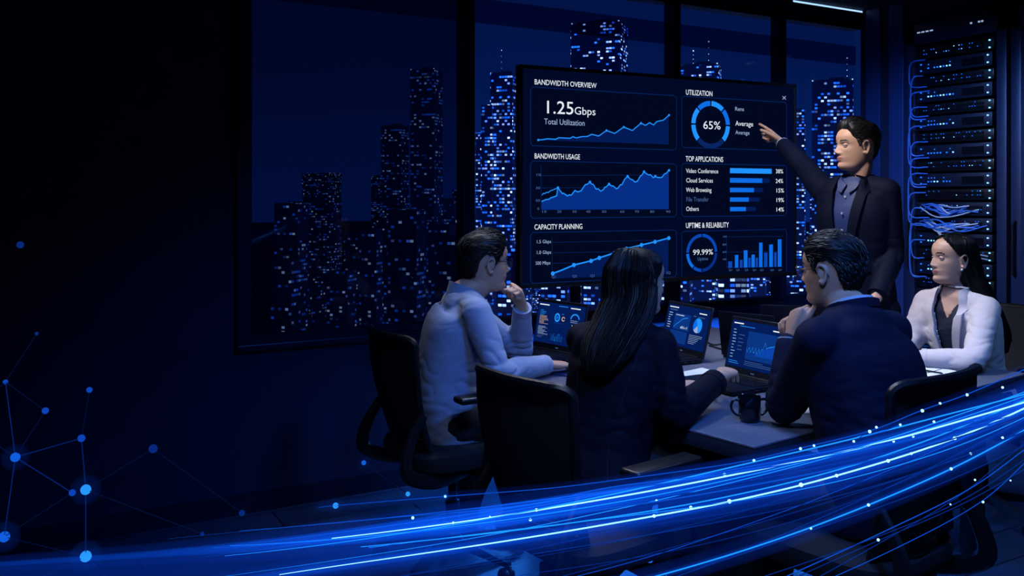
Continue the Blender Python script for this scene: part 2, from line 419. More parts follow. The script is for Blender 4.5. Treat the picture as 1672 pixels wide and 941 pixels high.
def tower(px0, px1, ytop, D, label, group=None, steps=(), masts=(), fm=None, crown=True, beacons=0, turn=None):
    a, b = P(px0, ytop, D), P(px1, ytop, D)
    w = (b - a).length; c = (a + b) / 2; c.y += w / 2; top = c.z
    f = (0.35, 1) if turn is None else turn
    w2 = w / (abs(frame((*f, 0))[0][0]) + abs(frame((*f, 0))[0][1]) * 0.8)
    t = thing('office_tower' if ytop < 300 else 'city_building', label, 'building', (c.x, c.y, GROUND), face_rot(f), group)
    h = top - GROUND
    bm = B(); box(bm, (0, 0, h / 2), (w2, w2 * 0.8, h)); put('facade', bm, fm, t, view='local', flat=True)
    for k, (fx, wd, yt) in enumerate(steps):
        hh = (HY - yt) / F * D + EYE - GROUND
        bm = B(); box(bm, (fx * w2, -w2 * .1, hh / 2), (wd * w2, w2 * 0.85, hh)); put('stepped_wing', bm, fm, t, view='local', flat=True)
    if crown:
        bm = B(); box(bm, (0, 0, h + w2 * .02), (w2 * .9, w2 * .7, w2 * .05)); box(bm, (w2 * .1, 0, h + w2 * .07), (w2 * .35, w2 * .3, w2 * .09))
        put('roof_plant', bm, M_conc, t, view='local', flat=True)
    for fx, yt in masts:
        z1 = (HY - yt) / F * D + EYE - GROUND
        bm = B(); tube(bm, [(fx * w2, 0, h), (fx * w2, 0, z1)], [w2 * .012, w2 * .006], 6); m_ = put('antenna_mast', bm, M_conc, t, view='local')
        for q, rb in ((1, .016), (.75, .008), (.5, .008), (.25, .008)):
            bm = B(); ellipsoid(bm, (fx * w2, -w2 * .01 * (q < 1), h + (z1 - h) * q), (w2 * rb,) * 3, nu=8, nv=6); put('beacon', bm, G_beacon, m_, view='local')
    for k in range(beacons):
        bm = B(); x = (-.48, .48, 0)[k] * w2; ellipsoid(bm, (x, -w2 * .38, h + w2 * .02), (w2 * .014,) * 3, nu=8, nv=6)
        put('roof_beacon', bm, G_beacon, t, view='local')
    return t
FA = [facade('tower_windows_bright', 0.40, 1.7, 2.0, 2.6, 1.0), facade('tower_windows_sparse', 0.31, 1.6, 1.7, 3.2, 2.0),
      facade('tower_windows_dim', 0.36, 2.0, 2.2, 0.75, 3.0), facade('low_block_windows', 0.30, 2.0, 2.0, 2.4, 4.0),
      facade('lit_floor_windows', 0.60, 2.6, 2.6, 2.6, 5.0, 0.3), facade('low_block_windows_dim', 0.30, 2.0, 2.2, 0.9, 6.0)]
tower(668, 720, 112, 620, 'dim slender tower with flat crown seen behind the glass left of the seated man', masts=(), fm=FA[2], beacons=2)
tower(620, 664, 205, 760, 'faint broad tower just left of the dim slender tower', fm=FA[2])
tower(800, 846, 118, 520, 'bright stepped tower with tall spire directly left of the big display', steps=((-.62, .5, 170),), masts=((-.12, 78),), fm=FA[0], beacons=1)
tower(776, 792, 216, 640, 'thin lit block squeezed beside the stepped tower', fm=FA[0])
tower(934, 1034, 34, 470, 'widest dark tower with scattered bright windows rising above the big display', fm=FA[1], beacons=2)
tower(1113, 1190, 104, 560, 'flat-roofed tower with two antenna masts above the display top edge', masts=((-.18, 76), (.22, 62)), fm=FA[1], beacons=2)
tower(1334, 1412, 130, 500, 'blue-lit tower with one tall mast behind the standing man', masts=((.36, 90),), fm=FA[0], beacons=2)
tower(1298, 1320, 178, 600, 'narrow lit block between the display and the standing man', fm=FA[0])
tower(1176, 1226, 430, 420, 'squat building with rows of bright floors seen under the display', fm=FA[4], turn=(0.05, 1))
tower(905, 932, 462, 430, 'pale plain block seen under the left half of the display', fm=FA[5])
tower(690, 756, 330, 640, 'broad block with long dim lit floors behind the seated man in the pale shirt', fm=FA[2])
FOOT = []
for k in range(90):
    px = rng.uniform(420, 1440); w = rng.uniform(26, 62); yt = rng.choice((rng.uniform(240, 330), rng.uniform(330, 420), rng.uniform(400, 470)))
    D = rng.uniform(620, 1150) if yt < 330 else rng.uniform(380, 700)
    left = px < 760
    fp = ((px - CX) / F * D, (px + w - CX) / F * D, D, D + w / F * D)
    if any(fp[0] < q[1] + 4 and q[0] < fp[1] + 4 and fp[2] < q[3] + 8 and q[2] < fp[3] + 8 for q in FOOT): continue
    FOOT.append(fp)
    if yt < 330:
        if left: tower(px, px + w, yt, D, 'distant dim tower among the unlit high-rises on the left skyline', 'dim distant towers', fm=FA[2], crown=False)
        else: tower(px, px + w, yt, D, 'distant high-rise with blue speckled windows in the packed skyline', 'distant lit high-rises', fm=FA[k % 2], crown=False)
    else:
        if left: tower(px, px + w, yt, D, 'dark low city block with few dim windows below the left skyline', 'dark low city blocks', fm=FA[5], crown=False)
        else: tower(px, px + w, yt, D, 'low city block with scattered blue windows under the skyline', 'low lit city blocks', fm=FA[3], crown=False)
# street lights far below: too many to count
bm = B()
for k in range(900):
    d = rng.uniform(700, 2600); x = rng.uniform(-.16, .42) * d; s = d / 1447 * rng.uniform(.5, 1.5)
    ellipsoid(bm, (x, d, GROUND + rng.uniform(6, 70)), (s, s, s * .7), nu=6, nv=4)
tag(put('street_lights', bm, glow('street_light', lin(110, 180, 255), 1.3)), 'countless tiny city lights glittering between the buildings below the window', 'city lights', kind='stuff')
bpy.data.materials['street_light'].cycles.emission_sampling = 'NONE'

# ---------------------------------------------------------------- server cabinets (room axes)
RX, RY0, RY1, RZ = XR - .06, 3.04, 3.70, 2.55
def cabinet(y0, y1, label, door):
    t = thing('server_cabinet', label, 'server cabinet', (RX + .05, (y0 + y1) / 2, 0), view=False)
    bm = B(); x0, x1 = RX, XR + .6
    slab(x0, x0 + .04, y0, y0 + .06, 0, RZ, bm, .004); slab(x0, x0 + .04, y1 - .06, y1, 0, RZ, bm, .004)
    slab(x0, x0 + .04, y0, y1, RZ - .13, RZ, bm, .004); slab(x0, x0 + .04, y0, y1, 0, .12, bm, .004)
    put('frame', bm, M_rack, t, view=False)
    bm = B(); slab(x0 + .04, x0 + .052, y0 + .02, y0 + .045, .1, RZ - .1, bm); slab(x0 + .04, x0 + .052, y1 - .045, y1 - .02, .1, RZ - .1, bm)
    put('mounting_rail', bm, M_dark, t, view=False)
    bm = B(); slab(x0 + .056, x0 + .060, y0, y1, 0, RZ, bm); put('back_panel', bm, M_black, t, view=False)
    bm = B(); tube(bm, [(x0 - .004, y1 - .03, .98), (x0 - .03, y1 - .03, 1.0), (x0 - .03, y1 - .03, 1.28), (x0 - .004, y1 - .03, 1.30)], .008, 8)
    put('handle', bm, M_black, t, view=False)
    return t
M_rack = mat('rack_painted_steel', lin(40, 52, 86), 0.4, 0.3, scale=30)
M_server = mat('server_faceplate', lin(26, 34, 58), 0.42, 0.4, scale=50)
cab = cabinet(RY0, RY1, 'tall open server cabinet full of lit units against the right wall', False)
bm = B()
for y in (3.60, 3.57, 3.54, 3.51): slab(RX - .003, RX, y, y + .02, RZ - .06, RZ - .052, bm)
for y in (3.25, 3.20, 3.18): slab(RX - .003, RX, y, y + .012, RZ - .06, RZ - .05, bm)
put('header_lights', bm, G_soft, cab, view=False)
cab2 = cabinet(2.30, 3.015, 'second dark server cabinet cut off by the right frame edge', True)
bm = slab(RX - .012, RX + .004, 2.37, 2.95, .14, RZ - .15, bevel=.003); put('door', bm, M_rack, cab2, view=False)
nU, z = 0, RZ - .16
orders = 'top second third fourth fifth sixth seventh eighth ninth tenth eleventh twelfth thirteenth fourteenth fifteenth sixteenth seventeenth eighteenth nineteenth twentieth twenty-first twenty-second twenty-third twenty-fourth twenty-fifth twenty-sixth'.split()
UNITS = []
while z > .3:
    kind = (('switch', .075) if nU % 2 == 0 else ('server', .092)) if nU not in (11, 12) else ('patch', .09)
    hgt = kind[1]; z0 = z - hgt; zc = (z + z0) / 2
    ya, yb = RY0 + .075, RY1 - .085
    nm, lb = {'switch': ('network_switch', 'dark perforated network switch'), 'server': ('rack_server', 'smooth-faced rack server with blue indicator lights'), 'patch': ('cable_switch', 'patch panel crowded with blue cables')}[kind[0]]
    xo = RX + (.0 if kind[0] == 'switch' else -.018)
    u = thing(nm, '%s, %s unit from the top of the cabinet' % (lb, orders[nU] if nU else 'topmost') if nU else lb + ', topmost unit of the cabinet', 'server', (RX + .03, (ya + yb) / 2, z0), view=False, group='units stacked in the server cabinet')
    bm = slab(xo, RX + .04, ya, yb, z0 + .004, z - .004, bevel=.004); put('chassis', bm, M_server if kind[0] != 'switch' else M_black, u, view=False)
    rr = random.Random(nU + 40)
    LA, LB, bd = [], [], B()
    for s in (-1, 1): (LA).append((xo - .004, xo, ya + .020, ya + .030, zc + s * .022 - .004, zc + s * .022 + .004))     # two lamps at the near end
    if kind[0] == 'server':
        for q in range(9):
            yy = yb - .09 - q * .021
            if rr.random() < .85: (LB if rr.random() < .6 else LA).append((xo - .003, xo, yy, yy + .009, zc - .012, zc - .004))
            if rr.random() < .35: (LB).append((xo - .003, xo, yy, yy + .006, zc + .012, zc + .018))
        for s in (-1, 1): (LB).append((xo - .003, xo, yb - .04, yb - .03, zc + s * .02 - .004, zc + s * .02 + .004))
        slab(xo - .002, xo, ya + .05, ya + .19, zc - .026, zc + .02, bd)
        for q in range(12): slab(xo - .005, xo - .002, ya + .055 + q * .011, ya + .060 + q * .011, zc - .022, zc + .016, bd)
    else:
        for row in range(2):
            for q in range(24):
                yy = ya + .06 + q * .017
                slab(xo - .004, xo, yy, yy + .012, zc - .022 + row * .024, zc - .006 + row * .024, bd)
                if rr.random() < .28: (LB if rr.random() < .75 else LA).append((xo - .006, xo - .004, yy + .002, yy + .006, zc - .006 + row * .024, zc - .001 + row * .024))
    for nm_, g_, m_ in (('indicator_light', LA, G_led), ('status_light', LB, G_ledb)):
        for q in g_: put(nm_, slab(*q), m_, u, view=False, flat=True)
    put('ports' if kind[0] != 'server' else 'drive_bay', bd, M_dark, u, view=False)
    UNITS.append((z0, z, kind[0]))
    z = z0 - .006; nU += 1
# patch cables looping down the left side and across the two patch panels
M_cblue = mat('blue_patch_cable', lin(60, 120, 220), 0.45, scale=60)
M_cwhite = mat('white_patch_cable', lin(190, 200, 215), 0.45, scale=60)
rr = random.Random(3)
def cable(pts, m, label, r=.0045):
    bm = B(); tube(bm, pts, r, 6, smooth=24, round_end=False)
    return tag(put('patch_cable', bm, m, view=False), label, 'cable', 'like cables: ' + label)
yl = RY1 - .085
for k in range(12):
    zt = RZ - .24 - k * .10 - (k // 4) * .02; zb = zt - rr.uniform(.12, .34); dy = rr.uniform(.0, .035)
    cable([(RX - .024, yl - .05 - rr.uniform(0, .05), zt), (RX - .05, yl + dy * .5, zt - .01), (RX - .055, yl + .012 + dy * .6, (zt + zb) / 2), (RX - .05, yl + dy * .5, zb + .01), (RX - .024, yl - .05 - rr.uniform(0, .05), zb)],
          M_cblue, 'blue patch cable looping down the left edge of the server cabinet')
for ui in (11, 12):
    z0, z1, _ = UNITS[ui]
    for k in range(9):
        ya_, yb_ = RY0 + rr.uniform(.1, .3), yl - rr.uniform(.02, .14); zz = (z0 + z1) / 2
        cable([(RX - .02, yb_, zz + rr.uniform(-.02, .03)), (RX - .06, (ya_ + 2 * yb_) / 3, zz + rr.uniform(-.05, .03)), (RX - .06, (2 * ya_ + yb_) / 3, zz + rr.uniform(-.06, .02)), (RX - .02, ya_, zz + rr.uniform(-.02, .02))],
              M_cblue if k % 3 else M_cwhite, 'blue cable draped across the patch panels of the server cabinet' if k % 3 else 'white cable draped across the patch panels of the server cabinet')
z0 = UNITS[12][0]
for k in range(2):
    cable([(RX - .02, yl - .13, z0 + .05), (RX - .07, yl - .2, z0 - .01 - k * .01), (RX - .08, RY0 + .28, z0 - .06 - k * .012), (RX - .07, RY0 + .15, z0 - .12 - k * .02), (RX - .02, RY0 + .1, z0 - .14 - k * .02)],
          M_cwhite, 'pale cable sagging below the patch panels towards the right post' if k else 'upper pale cable sagging below the patch panels')

# ---------------------------------------------------------------- big display
DL, DR = 4.3, 5.06
S_L, S_R = P(848, 105, DL), P(1300, 138, DR)
S_X = V((S_R.x - S_L.x, S_R.y - S_L.y, 0)).normalized()         # along the screen
S_N = V((S_X.y, -S_X.x, 0))                                      # towards the room
S_O = V((S_L.x, S_L.y, 0)); SW = (V((S_R.x, S_R.y, 0)) - S_O).length
S_Z1, S_Z0 = P(848, 105, DL).z, P(848, 472, DL).z
def SU(px, py):                                                  # where the screen surface is seen at (px, py): metres along, height
    t = (px - CX) / F
    s = (t * S_O.y - S_O.x) / (S_X.x - t * S_X.y)
    d = S_O.y + s * S_X.y
    return s, EYE - (py - HY) / F * d
def S3(s, z, off=0.0): return V((S_O.x + S_X.x * s, S_O.y + S_X.y * s, z)) + S_N * off
disp = thing('dashboard_display', 'huge display on a stand showing a dark blue bandwidth dashboard', 'screen', S3(SW / 2, S_Z0))
bm = B(); MS = Matrix((S_X, -S_N, V((0, 0, 1)))).transposed()
FR = .018
for s0, s1, z0, z1 in ((0, SW, S_Z1 - FR, S_Z1), (0, SW, S_Z0, S_Z0 + FR * 1.3), (0, FR, S_Z0, S_Z1), (SW - FR, SW, S_Z0, S_Z1)):
    box(bm, S3((s0 + s1) / 2, (z0 + z1) / 2, -.02), (s1 - s0, .05, z1 - z0), MS, .003)
put('bezel', bm, M_black, disp)
bm = B(); box(bm, S3(SW / 2, (S_Z0 + S_Z1) / 2, -.03), (SW - .01, .05, S_Z1 - S_Z0 - .01), MS, .004); put('back_case', bm, M_black, disp)
bm = B(); sp_ = SU(967, 440)[0]; q = S3(sp_, 0, -.17); tube(bm, [q + V((0, 0, .02)), q + V((0, 0, 1.6))], .028, 16)
put('stand_pole', bm, M_dark, disp)
bm = B(); box(bm, q + V((0, 0, .011)), (.6, .34, .022), MS, .005); put('stand_base', bm, M_dark, disp)
bm = B()
for z in (1.35, 1.55): box(bm, S3(SW / 2, z, -.075), (SW * .8, .035, .05), MS, .003); box(bm, S3(sp_, z, -.12), (.06, .09, .05), MS, .003)
put('mounting_arm', bm, M_dark, disp)
def plate(bm, s0, s1, z0, z1, off=.004):
    vs = [bm.verts.new(S3(s, z, off)) for s, z in ((s0, z0), (s1, z0), (s1, z1), (s0, z1))]; bm.faces.new(vs)
def poly(bm, pts, off=.005):
    bm.faces.new([bm.verts.new(S3(s, z, off)) for s, z in pts])
def stroke(bm, pts, w, off=.007):
    pts = [V((s, z)) for s, z in pts]
    for a, b in zip(pts, pts[1:]):
        d = (b - a).normalized(); nn = V((-d.y, d.x)) * w / 2; d = d * w * .3
        bm.faces.new([bm.verts.new(S3(*q, off)) for q in (a - d - nn, b + d - nn, b + d + nn, a - d + nn)])
def disc(bm, s, z, r, off=.008, n=14):
    bm.faces.new([bm.verts.new(S3(s + r * math.cos(2 * math.pi * k / n), z + r * math.sin(2 * math.pi * k / n), off)) for k in range(n)])
def arc(bm, c, r0, r1, a0, a1, off=.006, n=20):
    for k in range(n):
        t0, t1 = a0 + (a1 - a0) * k / n, a0 + (a1 - a0) * (k + 1) / n
        bm.faces.new([bm.verts.new(S3(c[0] + r * math.cos(t), c[1] + r * math.sin(t), off)) for r, t in ((r0, t0), (r1, t0), (r1, t1), (r0, t1))])
bm = B(); plate(bm, FR, SW - FR, S_Z0 + FR * 1.3, S_Z1 - FR, .0005); put('screen_panel', bm, G_bg, disp, flat=True)
def text_mesh(txt, size, sx=1.0, bold=0.0, align='LEFT'):
    c = bpy.data.curves.new('t', 'FONT'); c.body = txt; c.size = size; c.align_x = align; c.offset = bold * size; c.resolution_u = 3
    o = bpy.data.objects.new('t', c); COL.objects.link(o); bpy.context.view_layer.update()
    me = bpy.data.meshes.new_from_object(o.evaluated_get(bpy.context.evaluated_depsgraph_get()))
    bpy.data.objects.remove(o); bpy.data.curves.remove(c)
    a = co_of(me); w = (a[:, 0].max() - a[:, 0].min()) if len(a) else 0
    return me, w
def text(txt, px, py, px2, hpx, m, name='label_text', bold=.008, align='LEFT'):
    """txt on the screen with its baseline start seen at (px, py), end at px2, capital height hpx."""
    s, z = SU(px, py); s2, _ = SU(px2, py); d = S_O.y + s * S_X.y; size = hpx / F * d / .70
    me, w = text_mesh(txt, size, 1, bold)
    k = (s2 - s) / w if w else 1
    M = Matrix.Translation(S3(s, z, .009)) @ Matrix((S_X * k, V((0, 0, 1)), S_N)).transposed().to_4x4()
    me.transform(M); return put(name, me, m, disp, flat=True)
H = lambda t, x, y, x2: text(t, x, y, x2, 8.6, G_white, 'heading_text', .004)
# panel outlines
def outline(x0, y0, x1, y1, w=.0035, fill=True):                 # corners as seen: (x0,y0) upper left, lower right (x1,y1)
    (s0, za), (s1, _) = SU(x0, y0), SU(x1, y1); zb = SU(x1, y1)[1]
    b2 = B(); plate(b2, s0, s1, zb, za, .0015); put('chart_panel', b2, G_panel, disp, flat=True)
    b2 = B(); r = .012; stroke(b2, [(s0 + r, za), (s1 - r, za), (s1, za - r), (s1, zb + r), (s1 - r, zb), (s0 + r, zb), (s0, zb + r), (s0, za - r), (s0 + r, za)], w, .0025)
    put('panel_outline', b2, G_line, disp, flat=True)
outline(866, 142, 1104, 245); outline(866, 263, 1104, 354); outline(866, 380, 1104, 452)
outline(1113, 157, 1284, 246); outline(1113, 267, 1284, 352); outline(1113, 378, 1284, 448)
H('BANDWIDTH OVERVIEW', 871, 138, 972); H('BANDWIDTH USAGE', 871, 259, 945); H('CAPACITY PLANNING', 871, 375, 949)
H('UTILIZATION', 1118, 155, 1161); H('TOP APPLICATIONS', 1118, 263.5, 1179); H('UPTIME & RELIABILITY', 1118, 372.5, 1188)
text('1.25', 886, 185, 929, 21, G_white, 'value_text', .003); text('Gbps', 936, 187, 970, 12.5, G_white, 'value_text', 0)
text('Total Utilization', 887, 203, 953, 9.5, G_soft, 'label_text', 0)
def series(px, base, line_w=.006, fill=G_fill, dots=None, base2=None, lm=G_cyan, dot_r=.008):
    pts = [SU(*p) for p in px]
    if fill:
        b2 = B(); zb = SU(px[-1][0], base)[1]
        for (s0, z0), (s1, z1) in zip(pts, pts[1:]): poly(b2, [(s0, zb), (s1, zb), (s1, z1), (s0, z0)], .0035)
        put('chart_fill', b2, fill, disp, flat=True)
    b2 = B(); stroke(b2, pts, line_w, .0055); put('chart_line', b2, lm, disp, flat=True)
    if dots:
        for k in dots:
            b2 = B(); disc(b2, *pts[k], dot_r, .0065); put('chart_point', b2, lm, disp, flat=True)
def crop(x, y): return (840 + x / 3.551, 90 + y / 3.551)         # reading off an enlarged view
def crop2(x, y): return (860 + x / 4.276, 250 + y / 4.276)
ov = [(135, 493), (160, 491), (190, 486), (235, 489), (255, 480), (320, 483), (335, 474), (355, 481), (385, 474), (420, 472), (445, 460), (485, 470), (530, 438), (578, 455), (630, 418), (680, 438), (730, 396), (757, 408), (780, 392), (803, 406), (822, 386), (860, 378), (892, 349)]
series([crop(*p) for p in ov], 236, .005, G_fill2, [0, 22, 16, 14, 12], dot_r=.006)
us = [(102, 338), (130, 325), (150, 324), (165, 313), (190, 305), (206, 298), (214, 243), (232, 266), (246, 284), (254, 281), (280, 300), (292, 292), (308, 294), (333, 261), (352, 272), (376, 264), (405, 221), (420, 218), (437, 203), (450, 217), (460, 219), (480, 252), (497, 251), (513, 267), (532, 255), (541, 239), (550, 238), (570, 217), (590, 231), (600, 230), (620, 249), (632, 247), (650, 222), (660, 222), (680, 183), (700, 163), (718, 181), (737, 189), (752, 204), (770, 195), (790, 160), (800, 155), (814, 131), (830, 143), (845, 153), (860, 152), (880, 173), (893, 162), (905, 170), (930, 172), (942, 168), (958, 146), (970, 142), (989, 121)]
series([crop2(*p) for p in us], 341.5, .0055, G_fill, [6, 18, 27, 35, 42, 47, 53], dot_r=.007)
series([crop2(*p) for p in ((104, 293), (112, 282), (122, 284), (135, 274), (145, 277), (165, 262), (185, 256), (214, 243))], 0, .004, None)
cp = [(178, 841), (240, 818), (325, 782), (445, 753), (502, 732), (610, 697), (692, 668), (797, 642), (891, 620), (987, 594)]
series([crop2(*p) for p in cp], 447, .007, G_fill2, [0, 2, 3, 4, 5, 6, 7, 8, 9], dot_r=.0105)
for a, c in (((883, 270), (883, 341.5)), ((883, 341.5), (1092, 341.5)), ((901, 389), (901, 446)), ((901, 446), (1092, 444)), ((883, 307), (1092, 306)), ((883, 287), (1092, 285.5)), ((901, 430), (1092, 428)), ((901, 413), (1092, 410)), ((901, 396), (1092, 392)), ((1186, 386), (1186, 437)), ((1186, 437), (1277, 435)), ((1186, 412), (1277, 411)), ((1186, 387), (1277, 386))):
    b2 = B(); stroke(b2, [SU(*a), SU(*c)], .0022, .003); put('axis_line', b2, G_line, disp, flat=True)
for tx, x, y in (('10', 873, 287.5), ('30', 873, 309), ('50', 873, 329.5), ('0', 876, 343)): text(tx, x, y, x + (7 if tx != '0' else 3), 4, G_dim, 'axis_text', 0)
for k, (tx, x) in enumerate((('10', 882), ('20', 908), ('30', 932.5), ('40', 955.5), ('50', 981), ('60', 1010.5), ('70', 1034.5), ('80', 1059.5), ('90', 1085.5))): text(tx, x, 347.5, x + 7, 3.8, G_dim, 'axis_text', 0)
for tx, y in (('1.5 Gbps', 397.5), ('1.0 Gbps', 415), ('500 Mbps', 432.5)): text(tx, 874 - (1 if tx[0] == '5' else 0), y, 897, 5.5, G_soft, 'axis_text', 0)
for tx, x, y in (('Q1', 899, 454), ('Q2', 933, 453), ('Q3', 962, 452.5), ('Q4', 993, 452), ('2Q', 1086, 447.5)): text(tx, x, y, x + 7, 4, G_dim, 'axis_text', 0)
# utilization gauge
gc = SU(1159.5, 204); gr = SU(1190.5, 204)[0] - gc[0]; gi = gr * .79
for k, (a0, a1, m) in enumerate(((92, 133, G_blue), (47, 88, G_cyan), (2, 43, G_blue), (-43, -2, G_cyan), (137, 178, G_cyan), (182, 223, G_cyan), (226, 314, G_line))):
    b2 = B(); arc(b2, gc, gi, gr, math.radians(a0), math.radians(a1)); put('gauge_segment', b2, m, disp, flat=True)
text('65%', 1146, 210.5, 1174, 13, G_white, 'value_text', .002)
text('Rens', 1198, 181, 1212.5, 6.5, G_soft, 'label_text', 0); text('Average', 1199, 205.5, 1228, 8, G_white, 'label_text', 0); text('Average', 1199, 219.5, 1222, 6.5, G_soft, 'label_text', 0)
b2 = B(); stroke(b2, [SU(1276.5, 157.5), SU(1281.5, 162.5)], .004); stroke(b2, [SU(1281.5, 157.5), SU(1276.5, 162.5)], .004); put('close_mark', b2, G_soft, disp, flat=True)
# application bars
for k, (nm, x2, xa, xt, pc) in enumerate((('Video Conference', 1171, 1259, 1259, '38%'), ('Cloud Services', 1162, 1243.5, 1256, '24%'), ('Web Browsing', 1160, 1230, 1245, '15%'), ('File Transfer', 1155, 1221.5, 1239.5, '19%'), ('Others', 1139, 1217, 1233, '14%'))):
    y = 279.5 + k * 15.55
    text(nm, 1118.5, y + 3, x2, 7.2, G_white if k != 3 else G_dim, 'label_text', 0)
    text(pc, 1264.5, y + 3.6 + (.3 if k else 0), 1276.5, 6.8, G_white, 'value_text', .002)
    (s0, z0), (s1, z1) = SU(1191, y + 3.4), SU(xa, y - 3.6); b2 = B(); plate(b2, s0, s1, z0, z1, .005); put('bar', b2, G_blue if k else G_cyan, disp, flat=True)
    if xt > xa:
        b2 = B(); plate(b2, s1, SU(xt, y)[0], z0, z1, .004); put('bar_track', b2, G_fill2, disp, flat=True)
# uptime gauge and bars
gc = SU(1145, 413); gr = SU(1170, 413)[0] - gc[0]; gi = gr * .83
for a0, a1, m in ((92, 178, G_mid), (2, 88, G_mid), (182, 232, G_blue), (235, 268, G_mid), (272, 358, G_fill)):
    b2 = B(); arc(b2, gc, gi, gr, math.radians(a0), math.radians(a1)); put('gauge_segment', b2, m, disp, flat=True)
text('99.99%', 1129.5, 416.5, 1162, 8.8, G_white, 'value_text', .003); text('Uptime', 1137, 425.5, 1154, 5.5, G_dim, 'label_text', 0)
for x0, x1, yt, m in ((1188, 1194.5, 427, G_mid), (1199, 1204.5, 416.5, G_blue), (1207, 1211.5, 424.5, G_mid), (1213.5, 1219.5, 409, G_blue), (1221, 1224.5, 421, G_mid), (1226, 1231.5, 416, G_blue), (1233, 1236.5, 421, G_mid), (1238.5, 1244, 396.5, G_blue), (1246.5, 1252, 413, G_mid), (1255, 1261, 399.5, G_blue), (1263, 1267, 412.5, G_mid), (1269, 1275, 391, G_blue)):
    yb = 437.5 - (x0 - 1188) * .025
    (s0, z1), (s1, z0) = SU(x0, yt), SU(x1, yb); b2 = B(); plate(b2, s0, s1, z0, z1, .005); put('bar', b2, m, disp, flat=True)
for tx, x in (('Q1', 1188), ('Q2', 1200), ('Q3', 1214), ('Q4', 1227), ('Q5', 1239), ('Q6', 1256), ('Q7', 1269)): text(tx, x, 442.5, x + 5.5, 3, G_dim, 'axis_text', 0)
for tx, y in (('100', 388), ('80', 401), ('60', 413), ('40', 425)): text(tx, 1178, y, 1184, 3, G_dim, 'axis_text', 0)

# ---------------------------------------------------------------- table
TZ = .73
T_C = PZ(1232, 730, TZ); T_U, T_V = V((.795, .607, 0)), V((-.607, .795, 0))
T_LU, T_LV = 1.74, 1.80
TU0 = -.0
def T3(u, v, z=TZ): return V((T_C.x, T_C.y, 0)) + T_U * u + T_V * v + V((0, 0, z))
MT = Matrix((T_U, T_V, V((0, 0, 1)))).transposed()
tab = thing('conference_table', 'large dark rectangular conference table carrying the laptops and the mug', 'table', T3(T_LU / 2, T_LV / 2, 0))
bm = B(); box(bm, T3(T_LU / 2, T_LV / 2, TZ - .004), (T_LU, T_LV, .008), MT, .003); put('tabletop', bm, M_tabletop, tab)
bm = B(); box(bm, T3(T_LU / 2, T_LV / 2, TZ - .029), (T_LU - .002, T_LV - .002, .042), MT, .003); put('edge_band', bm, M_tableedge, tab)
for u, v in ((.09, .17), (T_LU - .16, .14), (.16, T_LV - .14), (T_LU - .16, T_LV - .14)):
    bm = B(); box(bm, T3(u, v, (TZ - .05) / 2), (.07, .07, TZ - .05), MT, .004); put('leg', bm, M_dark, tab)
bm = B(); box(bm, T3(T_LU / 2, T_LV / 2, TZ - .066), (.10, T_LV - .5, .03), MT, .003); put('cross_beam', bm, M_dark, tab)

